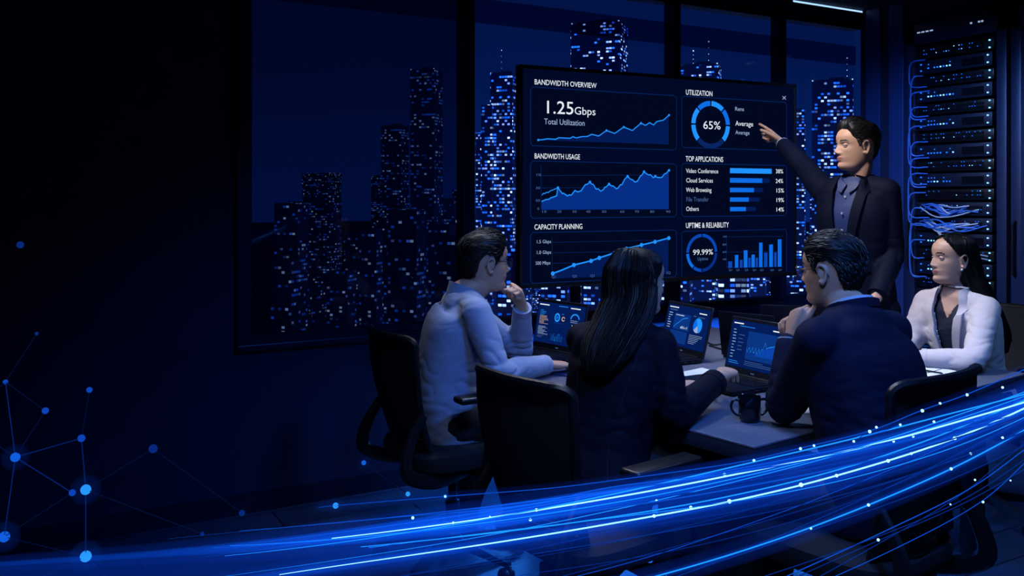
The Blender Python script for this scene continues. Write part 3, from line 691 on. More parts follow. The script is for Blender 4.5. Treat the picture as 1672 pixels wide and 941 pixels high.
# ---------------------------------------------------------------- office chairs
def chair_backline(t, top=.93):                    # height along the backrest 0..1 -> (y, z, half width)
    return (-.215 - .075 * t - .02 * math.sin(t * math.pi), .50 + (top - .50) * t, .175 + .035 * sm(0, .8, t))
def make_chair(label, loc, rz, top=.93, group='mesh-backed office chairs', arms=True):
    t = thing('office_chair', label, 'chair', loc, rz, group)
    bm = B(); lathe(bm, [(.0, .42), (.24, .42), (.24, .42)], n=4) if False else None
    r = []
    for z, k in ((.425, .86), (.43, .97), (.45, 1.0), (.475, .98), (.488, .9), (.492, .6)):
        r.append([V((.245 * k * math.copysign(abs(math.cos(a)) ** .45, math.cos(a)), .235 * k * math.copysign(abs(math.sin(a)) ** .45, math.sin(a)) - .0, z + .012 * math.cos(a) ** 2 * (z > .44) - (.02 * max(0, math.sin(a)) ** 4))) for a in [2 * math.pi * (j + .5) / 40 for j in range(40)]])
    rings(bm, r); put('seat', bm, M_seatfab, t, view='local')
    bm = B(); box(bm, (0, -.02, .405), (.30, .28, .035), None, .01); box(bm, (.06, -.16, .385), (.10, .10, .05), None, .008); put('tilt_mechanism', bm, M_black, t, view='local')
    bm = B(); lathe(bm, [(.028, .09), (.028, .24), (.018, .245), (.018, .40)], n=20); put('gas_column', bm, M_dark, t, view='local')
    bm = B(); lathe(bm, [(.045, .065), (.05, .08), (.04, .11), (.032, .125)], n=20)
    for k in range(5):
        a = 2 * math.pi * k / 5 + .3; c, s = math.cos(a), math.sin(a); rs = []
        for rr_, w, z0, z1 in ((.03, .028, .075, .115), (.16, .022, .068, .098), (.29, .016, .062, .080), (.305, .012, .064, .076)):
            rs.append([V((c * rr_ - s * y, s * rr_ + c * y, z)) for y, z in ((-w, z0), (w, z0), (w * .7, z1), (-w * .7, z1))])
        rings(bm, rs)
    put('star_base', bm, M_black, t, view='local')
    for k in range(5):
        a = 2 * math.pi * k / 5 + .3; c, s = math.cos(a) * .29, math.sin(a) * .29
        bm = B()
        for o in (-.014, .014): lathe(bm, [(.004, -.009), (.024, -.009), (.028, -.004), (.028, .004), (.024, .009), (.004, .009)], (c - math.sin(a) * o, s + math.cos(a) * o, .028), 16, (-math.sin(a), math.cos(a), 0))
        tube(bm, [(c, s, .028), (c, s, .07)], .006, 8)
        put('caster', bm, M_black, t, view='local')
    # backrest: hoop frame, mesh panel, lumbar slats
    bm = B(); hoop = []
    for k in range(15): y, z, w = chair_backline(k / 14 * .93, top); hoop.append(V((-w, y + .035, z)))
    cor = []
    for k in range(9):
        a = math.pi / 2 * k / 8; y, z, w = chair_backline(.93 + .07 * math.sin(a), top); cor.append(V((-(w - .045 * (1 - math.cos(a))), y + .035 * math.cos(a), z)))
    mid = [V((-(chair_backline(1, top)[2] - .045) * (1 - q / 4), chair_backline(1, top)[0] - .02 * math.sin(q / 4 * math.pi / 2), top)) for q in range(1, 5)]
    left = hoop + cor + mid; right = [V((-p.x, p.y, p.z)) for p in left[:-1]][::-1]
    tube(bm, left + right, .0135, 8); 
    y, z, w = chair_backline(0, top); tube(bm, [V((-w, y + .035, z)), V((0, y, z - .01)), V((w, y + .035, z))], .0135, 8, smooth=12)
    put('backrest_frame', bm, M_black, t, view='local')
    bm = B(); f1, f2 = [], []
    for k in range(17):
        q = .16 + .84 * k / 16; y, z, w = chair_backline(q, top)
        if q > .93: w -= .045 * (1 - math.cos(math.asin(min(1, (q - .93) / .07))))
        row = [V((x * (w - .004), y + .035 * x * x * (1 if q < .95 else .4) , min(z, top - .004))) for x in np.linspace(-1, 1, 15)]
        f1.append(row); f2.append([p + V((0, -.006, 0)) for p in row])
    rings(bm, [a + b[::-1] for a, b in zip(f1, f2)]); put('mesh_panel', bm, M_meshfab, t, view='local')
    for k in range(3):
        q0 = .005 + k * .055; y, z, w = chair_backline(q0, top); bm = B(); rs = []
        for x in np.linspace(-1, 1, 15):
            c = V((x * (w - .003), y + .035 * x * x - .004, z)); rs.append([c + V((0, a, b)) for a, b in ((-.005, 0), (.005, 0), (.005, .018), (-.005, .018))])
        rings(bm, rs); put('lumbar_slat', bm, M_black, t, view='local')
    for s in (-1, 1):                              # curved bars from under the seat up to the backrest sides
        bm = B(); tube(bm, [(s * .14, -.02, .395), (s * .19, -.16, .39), (s * .215, -.285, .44), (s * .205, -.275, .54), (s * .195, -.215, .64)], [.017, .018, .018, .016, .012], 8, smooth=24, flat=1.5)
        put('back_support', bm, M_black, t, view='local')
        if arms:
            bm = B(); box(bm, (s * .275, .01, .70), (.075, .26, .026), None, .011, 3); a = put('armrest', bm, M_black, t, view='local')
            bm = B(); tube(bm, [(s * .15, .0, .40), (s * .26, .0, .41), (s * .285, .01, .50), (s * .277, .02, .69)], [.016, .018, .018, .016], 8, smooth=20, flat=1.4); put('armrest_post', bm, M_black, a, view='local')
    return t
FU = (T_U.x, T_U.y)
make_chair('office chair with tall mesh back under the long-haired woman in the black suit', (.235, 2.63, 0), face_rot(FU), .935)
make_chair('office chair under the seated man in the pale blue shirt', (-.235, 3.50, 0), face_rot((.85, .5)), .925)
make_chair('office chair behind the woman in the cream blazer', (2.13, 4.02, 0), face_rot((-.86, -.5)), .92)
make_chair('office chair with its back to us behind the seated man in the navy suit', (.956, 2.535, 0), face_rot((-.607, .795)), .97, arms=False)
# ---------------------------------------------------------------- laptops
def make_laptop(label, loc, rz, w=.33, dep=.235, lid_h=.222, lean=14, content=None, back=False, group='open laptops on the conference table'):
    t = thing('laptop', label, 'laptop', loc, rz, group)
    bm = B(); box(bm, (0, dep / 2, .011), (w, dep, .014), None, .004); b = put('base', bm, M_dark, t, view='local')
    bm = B()
    for x in (-w * .42, w * .42):
        for y in (.03, dep - .03): box(bm, (x, y, .0025), (.03, .01, .005))
    put('rubber_feet', bm, M_black, b, view='local')
    bm = B()
    for r_ in range(5):
        for k in range(14):
            box(bm, (-w * .44 + (k + .5) * w * .88 / 14, .035 + r_ * .019, .0192), (w * .88 / 14 - .003, .015, .0025))
    put('keyboard', bm, M_black, b, view='local')
    bm = B(); box(bm, (-.0, dep - .055, .0183), (.10, .065, .0012), None, .0005); put('touchpad', bm, M_grey, b, view='local')
    bm = B()
    for k in range(3): box(bm, (-w / 2 - .0004, .05 + k * .035, .011), (.001, .014, .005))
    put('side_ports', bm, M_grey, b, view='local')
    bm = B(); tube(bm, [(-w * .4, -.002, .017), (w * .4, -.002, .017)], .007, 10); put('hinge', bm, M_black, b, view='local')
    L = Matrix.Translation((0, -.004, .018)) @ Matrix.Rotation(math.radians(lean), 4, 'X')     # lid plane: x across, z up, +y towards the user
    def lid(bm): 
        bmesh.ops.transform(bm, matrix=L, verts=bm.verts); return bm
    bm = B(); box(bm, (0, -.004, lid_h / 2), (w, .007, lid_h), None, .003); l = put('lid', lid(bm), M_grey if not back else M_dark, t, view='local')
    bm = B(); box(bm, (0, -.0002, lid_h / 2), (w - .006, .0012, lid_h - .006)); put('screen_bezel', lid(bm), M_black, l, view='local')
    sx0, sx1, sz0, sz1 = -w / 2 + .009, w / 2 - .009, .028, lid_h - .014
    # seen by the user the screen's left edge lies at +x (the user looks along -y)
    U = lambda u, v, o: L @ V((sx1 - u * (sx1 - sx0), .0006 + o, sz1 - v * (sz1 - sz0)))
    def quad(bm, pts, o): bm.faces.new([bm.verts.new(U(a, c, o)) for a, c in pts])
    def rect(bm, u0, v0, u1, v1, o=.0012): quad(bm, ((u0, v1), (u1, v1), (u1, v0), (u0, v0)), o)
    bm = B(); rect(bm, 0, 0, 1, 1, .0004); put('screen', bm, G_lap, l, view='local', flat=True)
    bm = B(); box(bm, (-.006, .0006, .014), (.007, .001, .004)); box(bm, (.004, .0006, .014), (.006, .001, .004)); put('brand_mark', lid(bm), G_dim, l, view='local')
    if content:
        acc = {}
        def R(nm, m, *a): rect(acc.setdefault((nm, m), B()), *a)
        def ring_(nm, m, c, r0, r1, a0, a1, asp=1.55, o=.0014):
            b3 = acc.setdefault((nm, m), B()); n = 18
            for k in range(n):
                t0, t1 = [math.radians(a0 + (a1 - a0) * q / n) for q in (k, k + 1)]
                quad(b3, [(c[0] + r * math.cos(t), c[1] - r * asp * math.sin(t)) for r, t in ((r0, t0), (r1, t0), (r1, t1), (r0, t1))], o)
        def line_(nm, m, pts, wd=.006, o=.0015):
            b3 = acc.setdefault((nm, m), B())
            for (a0, b0), (a1, b1) in zip(pts, pts[1:]):
                quad(b3, [(a0, b0 + wd), (a1, b1 + wd), (a1, b1 - wd), (a0, b0 - wd)], o)
        content(R, ring_, line_)
        for (nm, m), b3 in acc.items(): put(nm, b3, m, l, view='local', flat=True)
    return t
def txtrows(R, rr, u0, u1, v0, v1, n, m, h=.35, nm='text_lines'):
    for k in range(n):
        v = v0 + (v1 - v0) * k / n; R(nm, m, u0, v, u0 + (u1 - u0) * rr.uniform(.45, 1), v + (v1 - v0) / n * h)
def scr_a(R, ring_, line_):
    rr = random.Random(1)
    R('title_bar', G_white, .03, .05, .24, .075); R('title_bar', G_cyan, .45, .05, .64, .065); R('title_bar', G_white, .70, .06, .90, .085)
    for a in ((.04, .16, .30, .92), (.36, .16, .64, .52), (.68, .16, .97, .52), (.30, .58, .62, .95), (.66, .58, .97, .95)): R('chart_panel', G_fill2, *a)
    txtrows(R, rr, .06, .20, .20, .34, 4, G_cyan); txtrows(R, rr, .06, .28, .34, .56, 7, G_warm); txtrows(R, rr, .05, .28, .60, .90, 10, G_soft)
    ring_('ring_chart', G_cyan, (.44, .34), .035, .058, 0, 360, 1.9); ring_('ring_chart', G_blue, (.44, .34), .0, .02, 0, 360, 1.9)
    ring_('ring_chart', G_warm, (.57, .36), .022, .036, 20, 330); R('text_lines', G_cyan, .53, .24, .57, .255); R('text_lines', G_mid, .38, .47, .60, .485)
    ring_('ring_chart', G_cyan, (.81, .34), .075, .095, 10, 175); txtrows(R, rr, .72, .92, .36, .44, 2, G_soft); ring_('ring_chart', G_warm, (.80, .47), .03, .045, 180, 360)
    for k in range(9):
        hh = rr.uniform(.10, .28); R('bar_chart', G_cyan if k % 2 else G_blue, .34 + k * .03, .92 - hh, .355 + k * .03, .92)
    for k in range(9):
        hh = rr.uniform(.06, .22); R('bar_chart_warm', G_warm if k % 3 else G_cyan, .69 + k * .03, .92 - hh, .705 + k * .03, .92)
def scr_b(R, ring_, line_):
    rr = random.Random(2)
    R('title_bar', G_white, .04, .05, .26, .075); R('title_bar', G_dim, .06, .12, .24, .14); R('title_bar', G_white, .76, .10, .93, .125)
    txtrows(R, rr, .05, .14, .20, .62, 7, G_soft, .3)
    R('chart_panel', G_lap2, .20, .20, .58, .60); R('chart_panel_low', G_lap2, .16, .63, .56, .93)
    line_('line_chart', G_cyan, ((.22, .55), (.28, .46), (.33, .42), (.38, .34), (.44, .30), (.52, .28)), .008); R('title_bar', G_white, .22, .23, .42, .25)
    for k in range(8): R('bar_chart', G_white, .38 + k * .022, .56 - rr.uniform(.02, .09), .392 + k * .022, .56)
    ring_('pie_chart', G_cyan, (.77, .42), 0, .10, -60, 120, 1.9); ring_('pie_chart', G_blue, (.77, .42), 0, .10, 120, 220, 1.9); ring_('pie_slice', G_soft, (.765, .41), 0, .095, 220, 296, 1.9)
    R('text_lines', G_dim, .64, .19, .70, .21); R('text_lines', G_dim, .74, .20, .90, .215); txtrows(R, rr, .62, .92, .66, .90, 6, G_soft, .22)
def scr_c(R, ring_, line_):
    rr = random.Random(3)
    R('title_bar', G_white, .04, .05, .22, .075); R('title_bar', G_cyan, .16, .11, .44, .122); R('title_bar', G_white, .76, .10, .94, .125)
    txtrows(R, rr, .05, .13, .20, .86, 10, G_soft, .22); txtrows(R, rr, .16, .27, .30, .70, 5, G_dim, .15)
    R('chart_panel', G_mid if False else G_lap2, .33, .20, .92, .80)
    pts = [(.34 + k * .018, .60 + .05 * math.sin(k * 1.9) - (.03 if k % 3 == 0 else 0) - max(0, k - 12) * .006) for k in range(17)] + [(.66, .38), (.69, .50), (.74, .46), (.80, .44), (.86, .40), (.91, .36)]
    b = [(a, min(c, .78)) for a, c in pts]; line_('line_chart', G_cyan, b, .007)
    for (a0, b0), (a1, b1) in zip(b, b[1:]):
        if a0 > .5: R('chart_fill', G_mid, a0, max(b0, b1), a1, .70)
    txtrows(R, rr, .33, .95, .84, .95, 3, G_dim, .25); txtrows(R, rr, .04, .26, .88, .96, 2, G_cyan, .25)
def lap_at(hl, hr, shift=(0, 0)):                  # ends of the hinge line as seen by the user's left / right, view-aligned (x, depth)
    a, b = V((*hl, 0)), V((*hr, 0)); c = (a + b) / 2 + V((*shift, 0)); h = (b - a).normalized()
    return (c.x, c.y, TZ), face_rot((-abs(h.y), -h.x) if h.y < 0 else (h.y, -h.x))
loc, rz = lap_at((.09, 4.09), (.30, 3.84)); make_laptop('open laptop with bar and ring charts before the man in the pale blue shirt', loc, rz, .325, .235, .225, 10, scr_a)
loc, rz = lap_at((.67, 4.06), (.81, 3.76)); make_laptop('open laptop with a blue pie chart beside the loose white sheet', loc, rz, .325, .23, .222, 14, scr_b)
loc, rz = lap_at((.835, 3.51), (.985, 3.245)); make_laptop('open laptop with a jagged line graph, under the hands of the long-haired woman', loc, rz, .305, .24, .222, 12, scr_c)
loc = T3(1.05, 1.05); make_laptop('laptop seen from behind, its dark lid raised furthest back on the table', (1.27, 3.98, TZ), face_rot((.25, 1)), .30, .23, .215, 12, None, True)
make_laptop('laptop with its dark lid half hidden behind the laptop showing the line graph', (1.02, 3.80, TZ), face_rot((.75, .8)), .26, .20, .20, 10, None, True)
# ---------------------------------------------------------------- things on the table
mp = PZ(1224, 688, TZ); mug = thing('mug', 'glossy black mug with two round handles standing near the table corner', 'mug', mp)
bm = B(); lathe(bm, [(.0, 0), (.026, 0), (.031, .003), (.034, .012), (.035, .04), (.0355, .078), (.0345, .080), (.0325, .078), (.0315, .04), (.030, .012), (.0, .008)], n=40, cap=False); put('cup', bm, M_mug, mug, view='local')
rx = CW.to_3x3() @ V((1, .1, 0))
for s in (-1, 1):
    bm = B(); tube(bm, [V((0, 0, z)) + rx * s * x for x, z in ((.033, .066), (.050, .068), (.060, .052), (.056, .034), (.044, .022), (.032, .018))], .0042, 10, smooth=20); put('handle', bm, M_mug, mug, view='local')
bm = B(); lathe(bm, [(.0, .066), (.0318, .066)], n=32, cap=False); put('coffee', bm, mat('black_coffee', lin(14, 10, 9), 0.08), mug, view='local', flat=True)
def sheets(name, label, cat, quad_, n, m, thick=.0012, z0=TZ, cover=None, group=None, lines=False):
    q = [PZ(x, y, z0) for x, y in quad_]; bm = B()
    for k in range(n):
        o = V((math.sin(k * 2.1), math.cos(k * 3.3), 0)) * .003
        rings(bm, [[p + o + V((0, 0, .0004 + thick * k)) for p in q], [p + o + V((0, 0, .0002 + thick * (k + 1))) for p in q]])
    t = put(name, bm, m, flat=True); tag(t, label, cat, group)
    return t, q
sheets('paper_sheet', 'loose white paper sheet lying before the laptop with the pie chart', 'paper', ((1106, 610), (1128, 618.5), (1171, 609), (1146, 601.5)), 2, M_paper)
t, q = sheets('paper_stack', 'white papers lying under the elbow of the seated man in the navy suit', 'paper', ((1253, 661), (1300, 676), (1338, 676), (1338, 652), (1290, 650)), 3, M_paper)
nb = thing('notebook', 'open white notebook with dark covers in front of the woman in the cream blazer', 'notebook', PZ(1530, 615, TZ))
q = [PZ(x, y, TZ) for x, y in ((1486, 617), (1533, 629.5), (1588, 616.5), (1541, 606), (1500, 605))]
bm = B(); rings(bm, [[p + V((0, 0, z)) for p in q] for z in (.0003, .004)]); put('cover', bm, M_black, nb)
c_ = sum(q, V()) / 5; bm = B(); qa = [c_ + (p - c_) * .975 for p in q]; rings(bm, [[p + V((0, 0, z)) for p in qa] for z in (.004, .012)]); put('pages', bm, M_paper, nb)
bm = B(); a, b = PZ(1487, 616, TZ).lerp(PZ(1533, 628, TZ), .25), PZ(1541, 607, TZ); tube(bm, [a + V((0, 0, .0125)), a.lerp(b, .9) + V((0, 0, .0125))], .0015, 6); put('page_fold', bm, M_grey, nb)
bm = B(); a, b = PZ(1512, 612, TZ), PZ(1540, 617, TZ); z = V((0, 0, .0165)); tube(bm, [a + z, a.lerp(b, .9) + z, b + z], [.0035, .0035, .001], 8)
tag(put('pen', bm, M_black), 'black pen lying across the open white notebook', 'pen')
bm = B(); q = [PZ(x, y, TZ) for x, y in ((893, 611), (931, 617), (938, 606), (905, 602))]; rings(bm, [[p + V((0, 0, z)) for p in q] for z in (.0004, .007)])
tag(put('folder', bm, mat('blue_folder_card', lin(40, 62, 120), .6)), 'flat blue folder by the hand of the man in the pale shirt', 'folder')
# power leads between the laptops
for pts, lb in ((((1155, 561), (1166, 565), (1180, 563), (1196, 559)), 'black power lead lying between the pie chart laptop and the one behind'), (((1158, 566), (1175, 571), (1190, 574), (1205, 570)), 'second black lead curling just in front of the power lead')):
    bm = B(); tube(bm, [PZ(x, y, TZ) + V((0, 0, .0045)) for x, y in pts], .004, 8, smooth=20); tag(put('power_lead', bm, M_cable), lb, 'cable')

# ---------------------------------------------------------------- people: shared builders (view-aligned metres)
Z3 = V((0, 0, 1))
HD = dict(
 yF=[(-.112, .060), (-.104, .082), (-.090, .090), (-.072, .086), (-.052, .090), (-.032, .088), (-.010, .087), (.008, .086), (.026, .091), (.050, .093), (.072, .084), (.090, .066), (.103, .043), (.112, .018), (.118, -.012)],
 yB=[(-.112, -.010), (-.09, -.050), (-.07, -.070), (-.05, -.082), (-.02, -.098), (.01, -.107), (.04, -.108), (.07, -.098), (.09, -.080), (.103, -.058), (.112, -.036), (.118, -.014)],
 w=[(-.112, .030), (-.10, .044), (-.088, .051), (-.07, .058), (-.05, .063), (-.03, .067), (-.01, .070), (.01, .0735), (.04, .0765), (.07, .0725), (.09, .060), (.103, .043), (.112, .023), (.118, .003)],
 k=[(-.112, .42), (-.09, .36), (-.06, .25), (-.03, .16), (.0, .10), (.05, .06), (.12, .04)])
def head_pt(z, ph, fem=0.0):
    yf, yb, w, k = itp(HD['yF'], z), itp(HD['yB'], z), itp(HD['w'], z), itp(HD['k'], z)
    if fem: w *= 1 - .05 * fem * sm(.0, -.1, z) if z < 0 else 1
    yc, a = (yf + yb) / 2, (yf - yb) / 2
    c, s = math.cos(ph), math.sin(ph)
    c = math.copysign(abs(c) ** .92, c); s = math.copysign(abs(s) ** .92, s)
    return V((w * s * (1 - k * max(0, c) ** 1.6), yc + a * c, z))
def face_off(x, z, fem=0.0):                       # sculpted relief of the face, added forwards
    g = lambda cx, cz, sx, sz, h: h * math.exp(-((x - cx) / sx) ** 2 - ((z - cz) / sz) ** 2)
    o = 0.0
    nz = itp([(-.042, 0), (-.036, .008), (-.030, .020), (-.024, .0245), (-.016, .021), (.0, .013), (.014, .005), (.024, .001), (.03, 0)], z)
    o += nz * math.exp(-(x / itp([(-.035, .0125), (-.02, .0105), (.0, .0085), (.02, .008)], z)) ** 2) * (1 - .1 * fem)
    for s in (-1, 1):
        o += g(s * .0135, -.030, .0065, .0065, .009)
        o -= g(s * .031, .008, .0165, .0105, .0105); o += g(s * .031, .006, .0115, .0065, .0055); o += g(s * .030, .0235, .019, .006, .004 * (1 - .5 * fem))
        o += g(s * .047, -.018, .020, .016, .0045)
    o += g(0, -.0515, .019, .0048, .0062 + .001 * fem) + g(0, -.0625, .016, .0052, .0062 + .001 * fem) - g(0, -.0568, .024, .0018, .0034) - g(0, -.0735, .02, .006, .003)
    o += g(0, -.092, .017, .012, .0035) - g(0, -.044, .004, .006, .0015)
    return o
def head_mesh(bm, M, c, fem=0.0, k=1.0, nz=76, nphi=96):
    zs = [-.112 + .230 * (i / nz) for i in range(nz + 1)]
    rs = []
    for z in zs:
        ring = []
        for j in range(nphi):
            ph = 2 * math.pi * j / nphi; p = head_pt(z, ph, fem)
            cf = max(0.0, math.cos(ph))
            if cf > 0: p.y += face_off(p.x, z, fem) * min(1, cf * 2.2)
            ring.append(M @ (p * k) + c)
        rs.append(ring)
    rings(bm, rs)
    for s in (-1, 1):                              # ears
        e0 = V((s * .071, -.006, -.004))
        E = Matrix.Rotation(s * -.36, 3, 'Z') @ Matrix.Rotation(-.22, 3, 'X') @ Matrix.Scale(.88, 3)
        def ept(y, z, x=0): return M @ ((e0 + E @ V((s * x, y, z))) * k) + c
        pts = [ept(.012, -.026, .004), ept(.006, -.033, .006), ept(-.004, -.026, .009), ept(-.014, -.008, .012), ept(-.019, .012, .014), ept(-.014, .027, .013), ept(-.002, .033, .011), ept(.010, .025, .006), ept(.012, .010, .002)]
        tube(bm, pts, [.0062, .0066, .0056, .0048, .0046, .0046, .0046, .0044, .004], 8, smooth=28, round_end=True)
        ellipsoid(bm, ept(-.002, .0, .002), (.0062 * k, .0155 * k, .027 * k), M @ E)
        ellipsoid(bm, ept(.013, -.004, .003), (.004 * k, .004 * k, .007 * k), M @ E)
def hairline(ph, style):
    a = abs((ph + math.pi) % (2 * math.pi) - math.pi)  # 0 front .. pi back
    d = math.degrees(a)
    return itp(style, d)
SHORT = [(0, .084), (28, .080), (42, .070), (52, .050), (60, .032), (67, .018), (72, -.008), (79, -.014), (83, .020), (98, .032), (110, .018), (122, -.030), (140, -.062), (180, -.068)]
LONGH = [(0, .092), (25, .086), (45, .072), (60, .052), (72, .026), (82, .0), (92, -.022), (105, -.05), (130, -.09), (180, -.10)]
def hair_cap(bm, M, c, style, thick, k=1.0, seed=0, lift=None, tufts=0, nz=84, nphi=120, flow=1.0, soft=.026):
    rs, info = [], []
    nv = lambda p, f: noise.noise(V((p[0] * f[0] + seed * 7, p[1] * f[1], p[2] * f[2])))
    for i in range(nz + 1):
        z = -.108 + .2255 * (i / nz); ring = []
        for j in range(nphi):
            ph = 2 * math.pi * j / nphi; p = head_pt(z, ph)
            hl = hairline(ph, style); m = sm(hl - .006, hl + soft, z + .0015 * math.sin(ph * 23 + seed))
            n = V((p.x, p.y + .01, z * .8 if z > 0 else z * .15)).normalized()
            top = sm(.035, .10, z)
            t = thick[0] + (thick[1] - thick[0]) * top
            r = nv((p.x, p.y, p.z), (110, 26, 55)) * .35 + nv((p.x, p.y, p.z), (260, 60, 120)) * .2 + nv((p.x, p.y, p.z), (38, 24, 30)) * .45
            t = t * (1 + .26 * r * flow)
            q = p + n * (m * t - (1 - m) * .007)
            if lift and m > 0:
                q += V((0, lift[0], lift[1])) * m * max(0, math.cos(ph)) ** .7 * sm(.045, .10, z)
            ring.append(M @ (q * k) + c)
            if m > .55: info.append((q, n))
        rs.append(ring)
    rings(bm, rs)
    rr = random.Random(seed)
    for _ in range(tufts):
        q, n = rr.choice(info)
        top = sm(.03, .075, q.z)
        fl = V((rr.uniform(-.35, .35), -.9, .15)) * top + V((rr.uniform(-.2, .2), -.65, -.75)) * (1 - top); fl = (fl - n * fl.dot(n)).normalized()
        L = rr.uniform(.018, .042) * (.45 + .55 * top); rise = rr.uniform(.0, .004)
        pts = [q - n * .002 + fl * L * u - n * ((L * u) ** 2 / .19) + n * (.0022 + rise * u) * min(1, u * 3) for u in (0, .3, .65, 1)]
        tube(bm, [M @ (x * k) + c for x in pts], [.0015, .0017, .0013, .0003], 4)
def hand_mesh(bm, wrist, dirf, palm, side, curl=((25, 30, 20),) * 4, thumb=(.75, .62, -.25), tcurl=(10, 15), k=1.0, spread=.12):
    y = V(dirf).normalized(); z = -V(palm).normalized(); z = (z - y * z.dot(y)).normalized(); x = y.cross(z)
    M = Matrix((x, y, z)).transposed(); T = lambda p: M @ (V(p) * k) + V(wrist)
    sx = -1 if side > 0 else 1
    rs = []
    for yy, w, h, zz in ((-.03, .027, .020, 0), (.0, .027, .019, 0), (.022, .033, .019, -.001), (.05, .040, .018, -.001), (.075, .043, .0155, 0), (.092, .041, .012, .001), (.099, .034, .007, .001)):
        rs.append([T((w * math.cos(a), yy - (.010 * (math.cos(a) * -sx) if yy > .06 else 0), zz + h * math.sin(a))) for a in [2 * math.pi * j / 16 for j in range(16)]])
    rings(bm, rs)
    for i, (bx, by, ln, r) in enumerate(((.030, .090, .070, .0092), (.010, .095, .079, .0094), (-.010, .092, .073, .0090), (-.029, .083, .057, .0080))):
        p = V((sx * bx, by - .008, .001)); a = 0.0; sp = sx * spread * (bx / .03)
        pts = [p - V((0, .016, 0)), p]; rad = [r * 1.05, r * 1.08]
        for seg, cu in zip((.46, .30, .24), curl[i]):
            a += math.radians(cu); d = V((math.sin(sp) * math.cos(a), math.cos(sp) * math.cos(a), -math.sin(a)))
            p = p + d * ln * seg; r *= .93; pts.append(p); rad.append(r)
        tube(bm, [T(q) for q in pts], [q * k for q in rad], 10, round_end=True)
        for q, rq in zip(pts[1:-1], rad[1:-1]): ellipsoid(bm, T(q), (rq * 1.05 * k,) * 3, nu=10, nv=8)
    p = V((sx * .022, .022, -.004)); d = V((sx * thumb[0], thumb[1], thumb[2])).normalized()
    pts = [p - d * .012, p]; rad = [.014, .0145]
    ax = d.cross(V((0, 0, 1)) if abs(d.z) < .8 else V((0, 1, 0))).normalized()
    for seg, rr_, cu in ((.044, .0115, 0), (.032, .0100, tcurl[0]), (.026, .0085, tcurl[1])):
        d = Matrix.Rotation(math.radians(cu * sx), 3, V((0, 0, 1))) @ d
        p = p + d * seg; pts.append(p); rad.append(rr_)
    tube(bm, [T(q) for q in pts], [q * k for q in rad], 10, round_end=True)
    for q, rq in zip(pts[1:-1], rad[1:-1]): ellipsoid(bm, T(q), (rq * 1.03 * k,) * 3, nu=10, nv=8)
def loft_body(bm, st, n=36, steps=30, ex=2.5, grow=0.0):
    """st: (centre, right vector, half width, half depth) from the hips upwards."""
    m = len(st); cs = catmull([s[0] for s in st], steps); ts = np.linspace(0, 1, m); rs = []
    for i in range(steps + 1):
        t = i / steps; u = min(t * (m - 1), m - 1 - 1e-6); k = int(u); f = u - k
        ff = f * f * (3 - 2 * f)
        r = V(st[k][1]).lerp(V(st[k + 1][1]), f).normalized(); w = st[k][2] + (st[k + 1][2] - st[k][2]) * ff + grow; dp = st[k][3] + (st[k + 1][3] - st[k][3]) * ff + grow
        up = (cs[min(i + 1, steps)] - cs[max(i - 1, 0)]).normalized(); r = (r - up * r.dot(up)).normalized(); fw = up.cross(r)
        ring = []
        for j in range(n):
            a = 2 * math.pi * j / n; c, s = math.cos(a), math.sin(a)
            ring.append(cs[i] + r * w * math.copysign(abs(c) ** (2 / ex), c) + fw * dp * math.copysign(abs(s) ** (2 / ex), s))
        rs.append(ring)
    rings(bm, rs)
def limb(bm, pts, rad, smooth_=20, n=16):
    tube(bm, pts, rad, n, smooth=smooth_, round_end=True)
def crease(me, centers, amp=.004, freq=(11, 11, 24), seed=0, base=.06):
    co, no = co_of(me), nor_of(me); out = co.copy()
    C = [(np.array(c[0]), c[1]) for c in centers]
    w = np.full(len(co), base)
    for c, r in C: w = np.maximum(w, np.exp(-((co - c) ** 2).sum(1) / (r * r)))
    for i in range(len(co)):
        p = co[i]; q = V((p[0] * freq[0] + p[2] * freq[2] * .35 + seed, p[1] * freq[1] + seed, p[2] * freq[2] - p[0] * freq[0] * .4))
        a = noise.noise(q); b = noise.noise(q * .45 + V((9, 3, 1)))
        d = -((1 - abs(a)) ** 5) * 1.1 + b * .7
        out[i] += no[i] * (d * amp * w[i])
    me.vertices.foreach_set('co', out.ravel()); me.update()
def surf_tube(bvh, pts, dirv, r, off=0.0, n=6, smooth_=16):
    out = []
    for p in catmull(pts, smooth_):
        h = bvh.ray_cast(p - V(dirv) * .6, V(dirv).normalized())
        if h[0] is not None: out.append(h[0] - V(dirv).normalized() * off)
    bm = B()
    if len(out) > 2: tube(bm, out, r, n)
    return bm
def surf_patch(bvh, rows, dirv, off=.004, thick=.006, nt=22, ns=5):
    """A strip lying on a surface: rows are the inner and outer edge polylines (points near the surface)."""
    d = V(dirv).normalized(); a, b = catmull(rows[0], nt), catmull(rows[1], nt); g = []; last = None
    for p, q in zip(a, b):
        line = []
        for s in range(ns + 1):
            x = p.lerp(q, s / ns); h = bvh.ray_cast(x - d * .5, d)
            hit = h[0] if h[0] is not None and (h[0] - x).length < .16 else x
            line.append(hit - d * off)
        g.append(line)
    bm = B(); rings(bm, [l + [p - d * thick for p in l[::-1]] for l in g]); return bm
